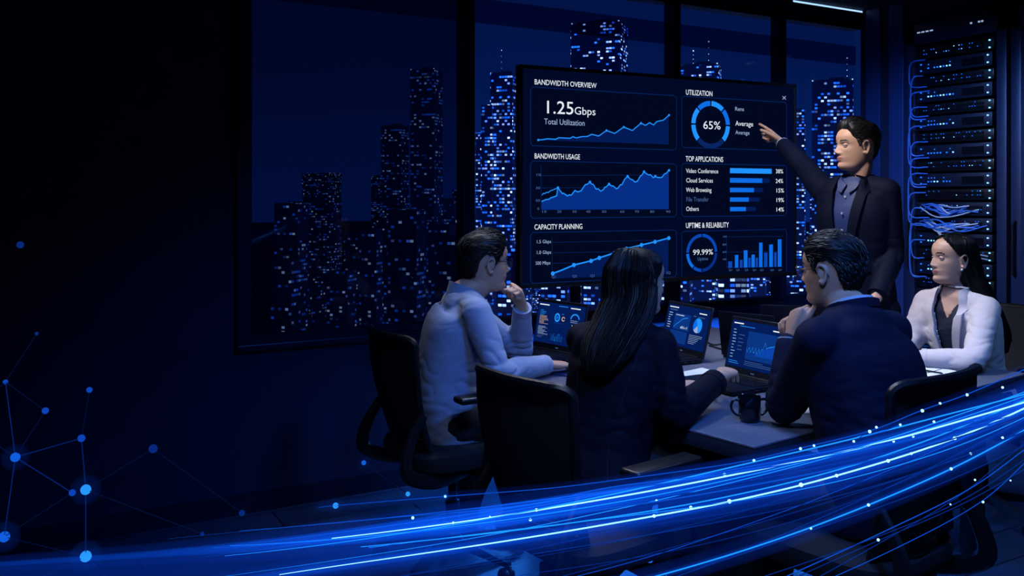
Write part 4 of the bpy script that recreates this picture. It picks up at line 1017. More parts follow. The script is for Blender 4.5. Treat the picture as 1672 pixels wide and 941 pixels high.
def collar_band(bm, c, up, r, ax, ay, h, th=.006, flare=.0, a0=0.0, a1=360.0, dip=0.0):
    """A standing band round the neck, open where a0..a1 does not reach (0 degrees = front)."""
    up = V(up).normalized(); r = V(r); r = (r - up * r.dot(up)).normalized(); f = up.cross(r); g = []
    for i in range(41):
        a = math.radians(a0 + (a1 - a0) * i / 40); s, co = math.sin(a), math.cos(a)
        lo = V(c) + r * ax * s + f * ay * co - up * dip * max(0, co); d = (r * s + f * co)
        hi = lo + up * h + d * flare
        g.append([lo, hi, hi + d * th, lo + d * th])
    if abs((a1 - a0) - 360) < 1:
        g = g[:-1]; vs = [[bm.verts.new(p) for p in q] for q in g]
        for i in range(len(vs)):
            for j in range(4): bm.faces.new((vs[i][j], vs[i][(j + 1) % 4], vs[(i + 1) % len(vs)][(j + 1) % 4], vs[(i + 1) % len(vs)][j]))
    else: rings(bm, g)

def build_person(s):
    """s holds the joints; returns the person object and a dict of what later details need."""
    HM = frame(s['face'], s.get('hup', (0, 0, 1))); hc = V(s['head']); hk = s.get('hk', 1.0); fem = s.get('fem', 0.0)
    sh, el, wr, hp, kn, an = [[V(p) + V((0, 0, .035 if q in ('hip', 'knee') and p[2] < .6 else 0)) for p in s[q]] for q in ('sh', 'el', 'wr', 'hip', 'knee', 'ankle')]   # index 0 right, 1 left
    nk, pv, ws, ch = V(s['neck']), V(s['pelvis']), V(s['waist']), V(s['chest'])
    shr = (sh[0] - sh[1]).normalized(); hr = (hp[0] - hp[1]).normalized(); mid = (sh[0] + sh[1]) / 2
    ww = s['w']                                    # half widths: hip, waist, chest; half depths: hip, waist, chest
    up = (nk - ch).normalized()
    st = [(pv - (ws - pv).normalized() * s.get('hem', .05), hr, ww[0] * .97, ww[3] * .97), (pv, hr, ww[0], ww[3]), (ws, hr.lerp(shr, .4), ww[1], ww[4]), (ch, shr, ww[2], ww[5]), (mid - up * .025, shr, ww[2] * .98, ww[5] * .80), (mid.lerp(nk, .55), shr, ww[2] * .55, ww[5] * .62), (nk + up * .02, shr, .052, .052)]
    kk = s.get('limb', 1.0)
    # ---- body
    bm = B(); head_mesh(bm, HM, hc, fem, hk)
    nb = hc + HM @ V((0, -.028, -.085)) * hk; nr = .053 if not fem else .045
    tube(bm, [nk - up * .05, nk + up * .0, nk.lerp(nb, .5), nb, hc + HM @ V((0, -.022, -.03)) * hk], [nr * .95, nr * 1.0, nr, nr, nr * .98], 20, smooth=18)
    loft_body(bm, st, grow=-.018)
    for i in (0, 1):
        tube(bm, [mid.lerp(nk, .5), sh[i]], [.04, .045], 12, round_end=True)
        limb(bm, [sh[i], sh[i].lerp(el[i], .5), el[i], el[i].lerp(wr[i], .35), wr[i]], [x * kk for x in (.046, .042, .036, .035, .0255)])
        hd = s['hands'][i]
        if hd: hand_mesh(bm, wr[i], k=s.get('handk', 1.0), side=1 if i == 0 else -1, **hd)
        limb(bm, [hp[i], hp[i].lerp(kn[i], .5), kn[i], kn[i].lerp(an[i], .4), an[i]], [.078, .068, .05, .048, .034])
        ellipsoid(bm, an[i] + V((0, 0, -.035)) + V(s['toe']) * .06, (.035, .035, .03))
    me = remesh(bm, s.get('voxel', .0036), 2, .45)
    co = co_of(me); loc = (co - np.array(hc)) @ np.array(HM) / hk
    pid = np.zeros(len(me.polygons), dtype=np.int32)
    ctr = np.empty(len(me.polygons) * 3); me.polygons.foreach_get('center', ctr); q = (ctr.reshape(-1, 3) - np.array(hc)) @ np.array(HM) / hk
    pid[(np.abs(q[:, 0]) < .024 - (np.abs(q[:, 2] + .057) * .8)) & (q[:, 2] > -.0665) & (q[:, 2] < -.0475) & (q[:, 1] > .075)] = 1
    bx = np.abs(q[:, 0]); pid[(bx > .013) & (bx < .050) & (np.abs(q[:, 2] - (.0275 + .004 * np.sin((bx - .013) / .037 * 3.1) - .05 * np.maximum(0, bx - .04))) < .0034 - .03 * np.maximum(0, bx - .042)) & (q[:, 1] > .045)] = 2
    o = put('person', me, [s['skin'], M_lip, M_brow], origin=CW @ V((pv.x, pv.y, 0)))
    me.polygons.foreach_set('material_index', pid)
    tag(o, s['label'], 'person')
    # ---- eyes
    for e in (-1, 1):
        bm = B(); c = hc + HM @ V((e * .031, .0685, .0060)) * hk; ellipsoid(bm, c, (.0124 * hk,) * 3, HM, 24, 16)
        ey = put('eye', bm, [M_eye, M_iris], o)
        gz = (HM @ V(s.get('gaze', (0, 1, 0)))).normalized()
        for pl in ey.data.polygons:
            n = CW.to_3x3().transposed() @ pl.normal
            if n.dot(gz) > .84: pl.material_index = 1
    for e in (-1, 1):                              # eyelids with a dark lash line
        c = hc + HM @ V((e * .031, .0685, .0060)) * hk; bm = B(); R_ = .0134 * hk
        sp = lambda az, el: c + HM @ V((math.sin(az) * math.cos(el), math.cos(az) * math.cos(el), math.sin(el))) * R_
        for e0, e1, bend in ((.16, 1.35, -.14), (-.30, -1.2, .10)):
            g = [[sp(-1.35 + 2.7 * a / 16, e0 + bend * ((a - 8) / 8) ** 2 + (e1 - e0) * b / 6) for b in range(7)] for a in range(17)]
            rings(bm, g, closed=False, cap=False)
        lid = put('eyelid', bm, s['skin'], o); lid.modifiers.new('s', 'SOLIDIFY').thickness = .0012
        bm = B(); tube(bm, [sp(-1.1 + 2.2 * a / 12, .15 - .14 * ((-1.1 + 2.2 * a / 12) / 1.35) ** 2) + HM @ V((0, .0006, 0)) for a in range(13)], .0009 if not fem else .0012, 5); put('eyelashes', bm, M_brow, o)
    # ---- trousers and shoes
    bm = B(); loft_body(bm, [(st[0][0] - up * .02, hr, ww[0] * .9, ww[3] * .9), (pv, hr, ww[0] * .98, ww[3] * .98), (pv.lerp(ws, .5), hr, ww[1] * 1.0, ww[4])], steps=8)
    for i in (0, 1): limb(bm, [hp[i], hp[i].lerp(kn[i], .5), kn[i], kn[i].lerp(an[i], .4), an[i] + V((0, 0, .01))], [.094, .084, .066, .062, .056])
    put('trousers', remesh(bm, .010, 3), s.get('trouser', M_trouser), o)
    for i in (0, 1):
        bm = B(); t = V(s['toe']).normalized(); a = V((an[i].x, an[i].y, 0)); rs = []
        sd = V((t.y, -t.x, 0))
        for d, w, h in ((-.07, .020, .05), (-.06, .032, .075), (.0, .036, .085), (.08, .043, .06), (.15, .042, .042), (.19, .028, .03), (.20, .012, .02)):
            rs.append([a + t * d + sd * w * math.cos(x) + V((0, 0, max(0.0, h * (.5 + .55 * math.sin(x))))) for x in [2 * math.pi * j / 14 for j in range(14)]])
        rings(bm, rs); put('shoe', bm, M_shoe, o)
    # ---- upper garment: torso and sleeves in one surface
    g = s['cloth']; bm = B(); loft_body(bm, st, grow=g['grow'])
    for i in (0, 1):
        tube(bm, [mid.lerp(nk, .70), mid.lerp(sh[i], .50) + up * .016, sh[i] - up * .004], [.047, .058 + g['pad'] * .5, .056 * kk + g['pad'] * .7], 14, smooth=8, round_end=True)
        w2 = el[i].lerp(wr[i], g.get('sleeve', .93)); r = [x * kk + g['slack'] for x in (.055, .052, .047, .045, .034)]
        limb(bm, [sh[i], sh[i].lerp(el[i], .5), el[i], el[i].lerp(w2, .4), w2], r, 24)
    me = remesh(bm, g.get('voxel', .0075), g.get('smooth', 5))
    crease(me, [(el[0], .13), (el[1], .13), (sh[0].lerp(ch, .35), .09), (sh[1].lerp(ch, .35), .09), (ws, .16)] + g.get('folds', []), g.get('amp', .005), seed=s.get('seed', 0))
    tb = B(); loft_body(tb, st, grow=g['grow'] + .002); tb.faces.ensure_lookup_table(); tbvh = BVHTree.FromBMesh(tb); tb.free()
    return o, dict(tbvh=tbvh, HM=HM, hc=hc, hk=hk, garment=me, sh=sh, el=el, wr=wr, nk=nk, ch=ch, ws=ws, pv=pv, mid=mid, up=up, r=shr, f=up.cross(shr).normalized(), st=st)
def cuff(o, d, i, m, t0=.92, t1=1.0, r=.036, name='cuff'):
    a, b = d['el'][i].lerp(d['wr'][i], t0), d['el'][i].lerp(d['wr'][i], t1); bm = B()
    tube(bm, [a, a.lerp(b, .15), b, b - (b - a) * .02, a.lerp(b, .2)], [r * .94, r, r * .98, r * .86, r * .84], 22, cap=False); return put(name, bm, m, o)
def glasses(o, d, lens=True):
    HM, hc, hk = d['HM'], d['hc'], d['hk']; T = lambda p: hc + HM @ (V(p) * hk)
    g = None; bm = B()
    for e in (-1, 1):
        pts = [T((e * .032 + .024 * math.copysign(abs(math.cos(a)) ** .7, math.cos(a)), .097 - .10 * max(0, abs(.032 + e * e * .024 * math.cos(a) * e) - .045), .004 + .017 * math.copysign(abs(math.sin(a)) ** .7, math.sin(a)))) for a in [2 * math.pi * j / 28 for j in range(29)]]
        tube(bm, pts, .0017 * hk, 6)
        tube(bm, [T((e * .056, .094, .010)), T((e * .070, .07, .012)), T((e * .0765, .02, .014)), T((e * .078, -.010, .016)), T((e * .077, -.026, .0)), T((e * .076, -.034, -.012))], .0020 * hk, 6, smooth=20)
    tube(bm, [T((-.009, .098, .008)), T((0, .101, .010)), T((.009, .098, .008))], .0017 * hk, 6)
    g = put('glasses', bm, M_black, o)
    bm = B()
    for e in (-1, 1):
        vs = [T((e * .032 + .023 * math.copysign(abs(math.cos(a)) ** .7, math.cos(a)), .0972, .004 + .016 * math.copysign(abs(math.sin(a)) ** .7, math.sin(a)))) for a in [2 * math.pi * j / 28 for j in range(28)]]
        bm.faces.new([bm.verts.new(p) for p in vs])
    put('lens', bm, M_lens, g, flat=True)
    return g
def split_front(me, d, test, push=.010, grow=1.25):
    """Parts a garment into the outer jacket and what shows in its open front."""
    f = np.array(d['f']); r = np.array(d['r']); u = np.array(d['up']); c0 = np.array(d['ch'])
    ctr = np.empty(len(me.polygons) * 3); me.polygons.foreach_get('center', ctr); q = ctr.reshape(-1, 3) - c0
    no = np.empty(len(me.polygons) * 3); me.polygons.foreach_get('normal', no); no = no.reshape(-1, 3)
    lat, h, fr = q @ r, q @ u, no @ f
    inner = np.array([test(a, b, 1.0) and c > .05 for a, b, c in zip(lat, h, fr)]); wide = np.array([test(a, b, grow) and c > .0 for a, b, c in zip(lat, h, fr)])
    co, vn = co_of(me), nor_of(me)
    def pick(mask, off):
        bm = B(); mp = {}
        for pl in me.polygons:
            if mask[pl.index]:
                vs = []
                for v in pl.vertices:
                    if v not in mp: mp[v] = bm.verts.new(co[v] + vn[v] * off)
                    vs.append(mp[v])
                bm.faces.new(vs)
        m2 = bpy.data.meshes.new('x'); bm.to_mesh(m2); bm.free(); return m2
    return pick(~inner, 0), pick(wide, -push)
def long_hair(o, d, path, style, thick=(.010, .016), seed=1, strands=220, side_fall=None, nm='long_hair', m=None):
    HM, hc, hk = d['HM'], d['hc'], d['hk']
    bm = B(); hair_cap(bm, HM, hc, style, thick, hk, seed, flow=.5)
    rr = random.Random(seed)
    for _ in range(strands):
        ph = rr.uniform(0, 2 * math.pi); hl = hairline(ph, style); z1 = max(hl + .012, rr.uniform(-.08, .02)); pts = []
        for q in range(9):
            z = .112 + (z1 - .112) * q / 8; p_ = head_pt(z, ph + .05 * math.sin(q * .7 + ph * 9)); nn = V((p_.x, p_.y + .01, max(z, 0) * .8)).normalized()
            pts.append(HM @ ((p_ + nn * (thick[1] - .0012 + (thick[0] - thick[1]) * (1 - sm(.035, .10, z)) + rr.uniform(-.0004, .0004))) * hk) + hc)
        tube(bm, pts, [.0009] + [.0017] * 7 + [.0006], 4, smooth=20)
    n, steps = 72, 60; cs = catmull([p[0] for p in path], steps); ts = np.linspace(0, 1, len(path)); rs = []; surf = []
    for i in range(steps + 1):
        t = i / steps; w, dp = np.interp(t, ts, [p[1] for p in path]), np.interp(t, ts, [p[2] for p in path])
        u = t * (len(path) - 1); k = min(int(u), len(path) - 2); r = V(path[k][3]).lerp(V(path[k + 1][3]), u - k).normalized()
        up = (cs[min(i + 1, steps)] - cs[max(i - 1, 0)]).normalized(); r = (r - up * r.dot(up)).normalized(); f = up.cross(r); ring = []
        for j in range(n):
            a = 2 * math.pi * j / n
            g = 1 + .07 * noise.noise(V((math.cos(a) * 9 + seed, math.sin(a) * 9, t * 1.4))) + .05 * noise.noise(V((math.cos(a) * 26, math.sin(a) * 26 + seed, t * 2.2)))
            if t > .8: g *= 1 - (t - .8) * (.6 + 1.6 * noise.noise(V((math.cos(a) * 7, math.sin(a) * 7, seed))))
            ring.append(cs[i] + r * w * g * math.cos(a) + f * dp * g * math.sin(a))
        rs.append(ring)
    rings(bm, rs)
    rr = random.Random(seed)
    for _ in range(strands):
        j = rr.randrange(n); i0 = rr.randrange(0, 26); i1 = rr.randrange(40, steps + 1); ph = rr.uniform(0, 6); pts = []
        for i in range(i0, i1, 3):
            jj = (j + int(round(1.2 * math.sin(i * .06 + ph)))) % n
            c = cs[i]; pts.append(c + (rs[i][jj] - c) * (1.0 + .02 * math.sin(i * .11 + ph)))
        pts.append(pts[-1] + (pts[-1] - pts[-2]) * rr.uniform(.3, 1.4))
        if len(pts) > 4: tube(bm, pts, [.0012] + [.0021] * (len(pts) - 3) + [.0012, .0003], 4, smooth=len(pts) * 2)
    return put(nm, bm, m or M_hairlong, o)

# ---------------------------------------------------------------- man in the pale blue shirt, left of the table
f, r = V((.90, .44, 0)).normalized(), V((.44, -.90, 0)).normalized()
s = dict(label='seated man in a pale blue shirt and glasses resting his chin on his fist', skin=M_skin, face=(.90, .43, -.02), head=(-.106, 3.53, 1.172), hk=.98,
 neck=(-.205, 3.50, 1.05), chest=(-.225, 3.50, .90), waist=(-.255, 3.49, .70), pelvis=(-.235, 3.50, .555), w=(.165, .15, .165, .125, .118, .118), hem=.06,
 sh=[(-.135, 3.345, 1.0), (-.235, 3.655, 1.0)], el=[(-.045, 3.285, .785), (.035, 3.80, .785)], wr=[(.135, 3.50, .775), (.042, 3.645, .985)],
 hip=[(-.20, 3.415, .53), (-.26, 3.585, .53)], knee=[(.17, 3.60, .53), (.10, 3.78, .53)], ankle=[(.20, 3.62, .09), (.13, 3.80, .09)], toe=(.85, .5, 0),
 hands=[dict(dirf=(.85, .50, -.10), palm=(-.1, -.1, -1), curl=((14, 18, 10), (14, 18, 10), (16, 20, 10), (18, 20, 10)), thumb=(.8, .5, -.15)),
        dict(dirf=(-.28, -.30, .90), palm=(-.75, -.45, -.2), curl=((80, 95, 50), (82, 95, 50), (82, 95, 50), (82, 95, 50)), thumb=(.22, .95, -.5), tcurl=(0, 8))],
 cloth=dict(smooth=8, grow=.006, pad=.004, slack=.006, amp=.009, sleeve=.90, folds=[((-.14, 3.4, .72), .12), ((-.2, 3.4, .62), .14)]), seed=3)
o, d = build_person(s); MAN1 = (o, d)
put('shirt', d['garment'], M_shirt, o)
bvh = None
for i in (0, 1): cuff(o, d, i, M_shirt, .86, .99, .040)
bm = B(); collar_band(bm, d['nk'] - d['up'] * .026 + f * .010, d['up'] + f * .25, d['r'], .060, .064, .062, .005, .005, 14, 346, .010)
put('collar', bm, M_shirt, o)
bm = B(); hair_cap(bm, d['HM'], d['hc'], SHORT, (.007, .022), d['hk'], 2, (.010, .008), 1100); put('hair', bm, M_hair, o)
glasses(o, d)

# ---------------------------------------------------------------- standing man pointing at the display
f, r = V((-.76, -.65, 0)).normalized(), V((-.65, .76, 0)).normalized()
tip = S3(*SU(1234, 204), .012)
s = dict(label='standing man in a dark suit and navy shirt pointing at the big display', skin=M_skin, face=(-.985, -.17, .0), head=(1.648, 4.25, 1.678), hk=1.0, gaze=(-.45, .9, 0),
 neck=(1.665, 4.262, 1.52), chest=(1.652, 4.25, 1.33), waist=(1.652, 4.255, 1.12), pelvis=(1.66, 4.265, .94), w=(.168, .155, .175, .122, .115, .125), hem=.10,
 sh=[(1.550, 4.385, 1.464), (1.752, 4.15, 1.464)], el=[(1.522, 4.625, 1.598), (1.770, 4.13, 1.165)], wr=[(1.468, 4.832, 1.738), (1.64, 3.99, .985)],
 hip=[(1.635, 4.335, .90), (1.745, 4.20, .90)], knee=[(1.63, 4.36, .50), (1.77, 4.19, .50)], ankle=[(1.65, 4.40, .09), (1.79, 4.23, .09)], toe=(-.76, -.65, 0),
 hands=[dict(dirf=tip - V((1.468, 4.832, 1.738)), palm=(-.25, -.45, -.85), curl=((4, 6, 4), (62, 80, 50), (70, 85, 50), (74, 85, 50)), thumb=(.55, .8, -.4), tcurl=(10, 20)),
        dict(dirf=(-.45, -.2, -.8), palm=(-.6, .7, 0), curl=((20, 20, 10),) * 4)],
 cloth=dict(grow=.014, pad=.016, slack=.010, amp=.007, sleeve=.86), seed=11)
o, d = build_person(s); MAN2 = (o, d)
def vfront(a, h, k):                               # open front: wide at the collar, closing at the button
    if h > .40 or h < -.36: return False
    hw = itp([(-.44, .055), (-.30, .018), (-.22, .012), (-.10, .030), (.06, .062), (.16, .062), (.21, .055)], h)
    return abs(a) < hw * (k if k == 1 else 1) + (0 if k == 1 else .03)
jk, shirt = split_front(d['garment'], d, vfront)
bv = d['tbvh']
j = put('jacket', jk, M_suitstand, o); md = j.modifiers.new('s', 'SOLIDIFY'); md.thickness = .006; md.offset = -1
sh_ = put('shirt', shirt, M_navyshirt, o)
def L3(a, h, fo=.15): return d['ch'] + d['r'] * a + d['up'] * h + d['f'] * fo
for e in (-1, 1):
    bm = surf_patch(bv, ([L3(e * .052, .195), L3(e * .056, .10), L3(e * .030, -.08), L3(e * .010, -.23)], [L3(e * .072, .200), L3(e * .104, .115), L3(e * .074, -.06), L3(e * .016, -.235)]), -d['f'], .004, .009)
    put('lapel', bm, M_suitstand, o)
    bm = surf_patch(bv, ([L3(e * .006, .160), L3(e * .022, .172), L3(e * .046, .200)], [L3(e * .018, .118), L3(e * .040, .138), L3(e * .060, .19)]), -d['f'], -.004, .006, 10)
    put('shirt_collar', bm, M_navyshirt, o)
for h in (.10, .02, -.06, -.14):
    hit = bv.ray_cast(L3(.0, h, .5), -d['f'])[0]
    if hit: bm = B(); lathe(bm, [(.0, 0), (.0055, 0), (.0055, .0025), (.0, .003)], hit - d['f'] * .003, 12, d['f'], cap=False); put('shirt_button', bm, M_button, sh_)
bm = B(); collar_band(bm, d['nk'] - d['up'] * .012, d['up'] + f * .15, d['r'], .063, .066, .036, .008, .004, 62, 298, 0); put('collar', bm, M_suitstand, o)
cuff(o, d, 0, M_shirt, .84, .95, .038); cuff(o, d, 1, M_suitstand, .88, .94, .046, 'sleeve_hem')
bm = surf_patch(bv, ([L3(-.125, -.23), L3(-.06, -.24)], [L3(-.125, -.245), L3(-.06, -.255)]), -d['f'], .0, .005, 8, 2); put('pocket_flap', bm, M_suitstand, o)
bm = B(); hair_cap(bm, d['HM'], d['hc'], SHORT, (.006, .020), d['hk'], 5, (.012, .010), 1100); put('hair', bm, M_hair, o)

# ---------------------------------------------------------------- man in the navy suit seen from behind
f, r = V((-.60, .80, 0)).normalized(), V((.80, .60, 0)).normalized()
s = dict(label='seated man in a navy suit and glasses seen from behind, hand at his chin', skin=M_skin, face=(-.66, .75, -.05), head=(.985, 2.735, 1.205), hk=.93,
 neck=(1.025, 2.665, 1.095), chest=(1.035, 2.605, .915), waist=(1.055, 2.545, .70), pelvis=(1.065, 2.515, .56), w=(.175, .165, .178, .13, .125, .125), hem=.07,
 sh=[(1.165, 2.735, 1.022), (.878, 2.545, 1.025)], el=[(1.10, 2.985, .80), (.842, 2.735, .785)], wr=[(.97, 2.985, .955), (.880, 2.800, .985)],
 hip=[(1.13, 2.56, .535), (.99, 2.46, .535)], knee=[(.88, 2.89, .50), (.74, 2.78, .50)], ankle=[(.86, 2.92, .09), (.71, 2.80, .09)], toe=(-.6, .8, 0),
 hands=[dict(dirf=(-.45, -.30, .80), palm=(-.5, -.6, -.2), curl=((50, 60, 30), (55, 60, 30), (58, 65, 30), (60, 65, 30)), thumb=(.5, .8, -.3)),
        dict(dirf=(.22, .06, .90), palm=(.70, .05, -.15), curl=((42, 60, 35), (46, 62, 35), (50, 64, 35), (54, 66, 35)), thumb=(.35, .9, -.25), tcurl=(0, 10))],
 cloth=dict(grow=.014, pad=.016, slack=.012, amp=.007, sleeve=.90, folds=[((1.0, 2.45, .8), .16)]), seed=21)
o, d = build_person(s); MAN3 = (o, d)
bv = bvh_of(d['garment'])
put('jacket', d['garment'], M_suit, o)
bm = B(); collar_band(bm, d['nk'] - d['up'] * .010, d['up'] + f * .1, d['r'], .066, .070, .026, .010, .003, 50, 310, 0); put('jacket_collar', bm, M_suit, o)
bm = B(); collar_band(bm, d['nk'] - d['up'] * .002, d['up'] + f * .1, d['r'], .057, .060, .030, .004, .003, 20, 340, .0); put('shirt_collar', bm, M_white, o)
for i in (0, 1): cuff(o, d, i, M_white, .86, 1.0, .040)
seam = surf_tube(bv, [d['nk'] - d['f'] * .12 - d['up'] * .02, d['ch'] - d['f'] * .2, d['ws'] - d['f'] * .2, d['pv'] - d['f'] * .2], d['f'], .0012, -.0004); put('back_seam', seam, M_suitblk, o)
bm = B(); hair_cap(bm, d['HM'], d['hc'], SHORT, (.007, .021), d['hk'], 8, (.006, .004), 1300); put('hair', bm, M_hair, o)
glasses(o, d)

# ---------------------------------------------------------------- woman in the black suit seen from behind
f, r = V((.45, .89, 0)).normalized(), V((.89, -.45, 0)).normalized()
s = dict(label='seated woman in a black suit with long straight hair seen from behind', skin=M_skin2, face=(.87, .49, -.02), head=(.412, 2.875, 1.155), hk=.93, fem=1.0,
 neck=(.372, 2.848, 1.035), chest=(.335, 2.82, .875), waist=(.29, 2.765, .68), pelvis=(.265, 2.735, .55), w=(.165, .135, .150, .13, .105, .108), hem=.08, limb=.88, handk=.9,
 sh=[(.458, 2.765, .975), (.232, 2.895, .970)], el=[(.498, 2.70, .770), (.36, 3.07, .775)], wr=[(.714, 3.005, .832), (.585, 3.11, .775)],
 hip=[(.32, 2.69, .53), (.21, 2.77, .53)], knee=[(.66, 2.93, .53), (.57, 3.03, .53)], ankle=[(.68, 2.95, .09), (.59, 3.05, .09)], toe=(.8, .6, 0),
 hands=[dict(dirf=(.45, .88, .02), palm=(-.05, .0, -1), curl=((26, 24, 16), (24, 26, 16), (26, 26, 16), (30, 28, 16)), thumb=(.7, .7, -.3)),
        dict(dirf=(.75, .55, -.05), palm=(0, 0, -1), curl=((14, 24, 14), (12, 24, 14), (14, 24, 14), (18, 26, 14)), thumb=(.7, .6, -.2))],
 cloth=dict(grow=.010, pad=.010, slack=.010, amp=.007, sleeve=.76, folds=[((.36, 2.68, .72), .14)]), seed=31)
o, d = build_person(s); WOM1 = (o, d)
bv = bvh_of(d['garment'])
j = put('jacket', d['garment'], M_suitblk, o)
bm = B(); collar_band(bm, d['nk'] - d['up'] * .01, d['up'], d['r'], .060, .062, .030, .009, .004, 40, 320, 0); put('jacket_collar', bm, M_suitblk, o)
ax = (d['wr'][0] - d['el'][0]).normalized(); out = ax.cross(Z3).normalized()
cuff(o, d, 0, M_suitblk, .72, .82, .044, 'sleeve_hem')
for k in range(4):
    p = d['el'][0].lerp(d['wr'][0],  .66 + k * .035); hit = bv.ray_cast(p + out * .2 + V((0, 0, -.035)), -out)[0]
    if hit: bm = B(); ellipsoid(bm, hit + out * .002, (.0045,) * 3, nu=10, nv=8); put('sleeve_button', bm, M_button, o)
for e in (-.45, .45):
    seam = surf_tube(bv, [d['mid'] - d['f'] * .2 + d['r'] * e * .22, d['ch'] - d['f'] * .2 + d['r'] * e * .2, d['ws'] - d['f'] * .2 + d['r'] * e * .14, d['pv'] - d['f'] * .2 + d['r'] * e * .2], d['f'], .0012, -.0004); put('back_seam', seam, M_top, o)
h0 = d['hc']; hb = lambda p: h0 + d['HM'] @ V(p)
hx = d['HM'] @ V((1, 0, 0))
long_hair(o, d, [(hb((0, -.022, .106)), .033, .038, r), (hb((0, -.028, .086)), .064, .064, r), (hb((0, -.031, .045)), .085, .086, r), (hb((.002, -.038, -.01)), .087, .086, r), (P(1026, 500, 2.825), .088, .072, r), (P(1010, 535, 2.778), .090, .052, r), (P(991, 566, 2.735), .085, .036, r), (P(977, 596, 2.705), .062, .026, r), (P(972, 616, 2.70), .030, .013, r)], LONGH, (.008, .012), 4, 380)

# ---------------------------------------------------------------- woman in the cream blazer at the right end of the table
f, r = V((-.90, -.43, 0)).normalized(), V((-.43, .90, 0)).normalized()
s = dict(label='seated woman in a cream blazer with long black hair facing left, forearms on the table', skin=M_skin2, face=(-.99, -.10, .02), head=(1.918, 3.86, 1.166), hk=.94, fem=1.0, gaze=(-.5, .87, 0),
 neck=(1.945, 3.862, 1.04), chest=(1.965, 3.87, .885), waist=(2.01, 3.90, .70), pelvis=(2.06, 3.945, .555), w=(.16, .135, .15, .13, .105, .112), hem=.07, limb=.9, handk=.9,
 sh=[(1.875, 4.00, .965), (2.008, 3.755, .962)], el=[(1.80, 3.99, .785), (1.855, 3.56, .780)], wr=[(1.62, 3.80, .775), (1.675, 3.665, .770)],
 hip=[(2.03, 4.02, .53), (2.09, 3.87, .53)], knee=[(1.68, 3.85, .52), (1.74, 3.70, .52)], ankle=[(1.66, 3.84, .09), (1.72, 3.69, .09)], toe=(-.9, -.43, 0),
 hands=[dict(dirf=(-.5, -.75, .0), palm=(0, 0, -1), curl=((20, 25, 15),) * 4), dict(dirf=(-.8, .3, .0), palm=(0, -.2, -1), curl=((15, 20, 10),) * 4)],
 cloth=dict(grow=.010, pad=.010, slack=.010, amp=.007, sleeve=.86, folds=[((1.9, 3.7, .85), .12)]), seed=41)
o, d = build_person(s); WOM2 = (o, d)
def vfront(a, h, k):
    if h > .40 or h < -.40: return False
    hw = itp([(-.40, .040), (-.28, .028), (-.16, .026), (-.04, .040), (.08, .062), (.14, .060), (.17, .050)], h)
    return abs(a) < hw + (0 if k == 1 else .03)
jk, top = split_front(d['garment'], d, vfront, .012)
bv = d['tbvh']
j = put('blazer', jk, M_blazer, o); md = j.modifiers.new('s', 'SOLIDIFY'); md.thickness = .006; md.offset = -1
# the dark top leaves a V of skin below the neck
f_, c_ = d['f'], d['ch']; bm = B(); bm.from_mesh(top)
kill = [v for v in bm.verts if (v.co - c_).dot(d['up']) > .045 + abs((v.co - c_).dot(d['r'])) * 1.9]
chest = bm.copy(); bmesh.ops.delete(bm, geom=kill, context='VERTS')
bmesh.ops.delete(chest, geom=[v for v in chest.verts if (v.co - c_).dot(d['up']) < .030 + abs((v.co - c_).dot(d['r'])) * 1.9], context='VERTS')
for v in chest.verts: v.co -= f_ * .004
put('top', bm, M_top, o); put('neckline', chest, M_skin2, o)['label'] = 'bare skin in the neckline'
def L3(a, h, fo=.15): return d['ch'] + d['r'] * a + d['up'] * h + d['f'] * fo
for e in (-1, 1):
    bm = surf_patch(bv, ([L3(e * .048, .165), L3(e * .056, .08), L3(e * .036, -.06), L3(e * .024, -.22)], [L3(e * .060, .17), L3(e * .086, .085), L3(e * .068, -.05), L3(e * .032, -.225)]), -d['f'], .004, .009)
    put('lapel', bm, M_blazer, o)
bm = B(); collar_band(bm, d['nk'] - d['up'] * .016, d['up'] + f * .15, d['r'], .056, .060, .030, .008, .004, 62, 298, 0); put('collar', bm, M_blazer, o)
for i in (0, 1): cuff(o, d, i, M_blazer, .80, .90, .042, 'sleeve_hem')
bm = B(); ellipsoid(bm, d['hc'] + d['HM'] @ V((-.079, .003, -.042)) * d['hk'], (.006,) * 3, nu=12, nv=8); put('earring', bm, mat('pearl_earring', lin(225, 228, 235), .2, .4), o)
hb = lambda p: d['hc'] + d['HM'] @ V(p)
hr = V((-.15, 1, 0))
hx = d['HM'] @ V((1, 0, 0))
long_hair(o, d, [(hb((0, -.025, .085)), .042, .048, hx), (hb((0, -.034, .04)), .064, .070, hx), (hb((0, -.046, -.02)), .072, .072, hx), (hb((0, -.066, -.08)), .074, .062, hx), (P(1590, 480, 3.86), .088, .060, hr), (P(1610, 520, 3.87), .092, .058, hr), (P(1626, 552, 3.88), .08, .05, hr), (P(1634, 575, 3.88), .04, .025, hr)], LONGH, (.008, .012), 6, 260)

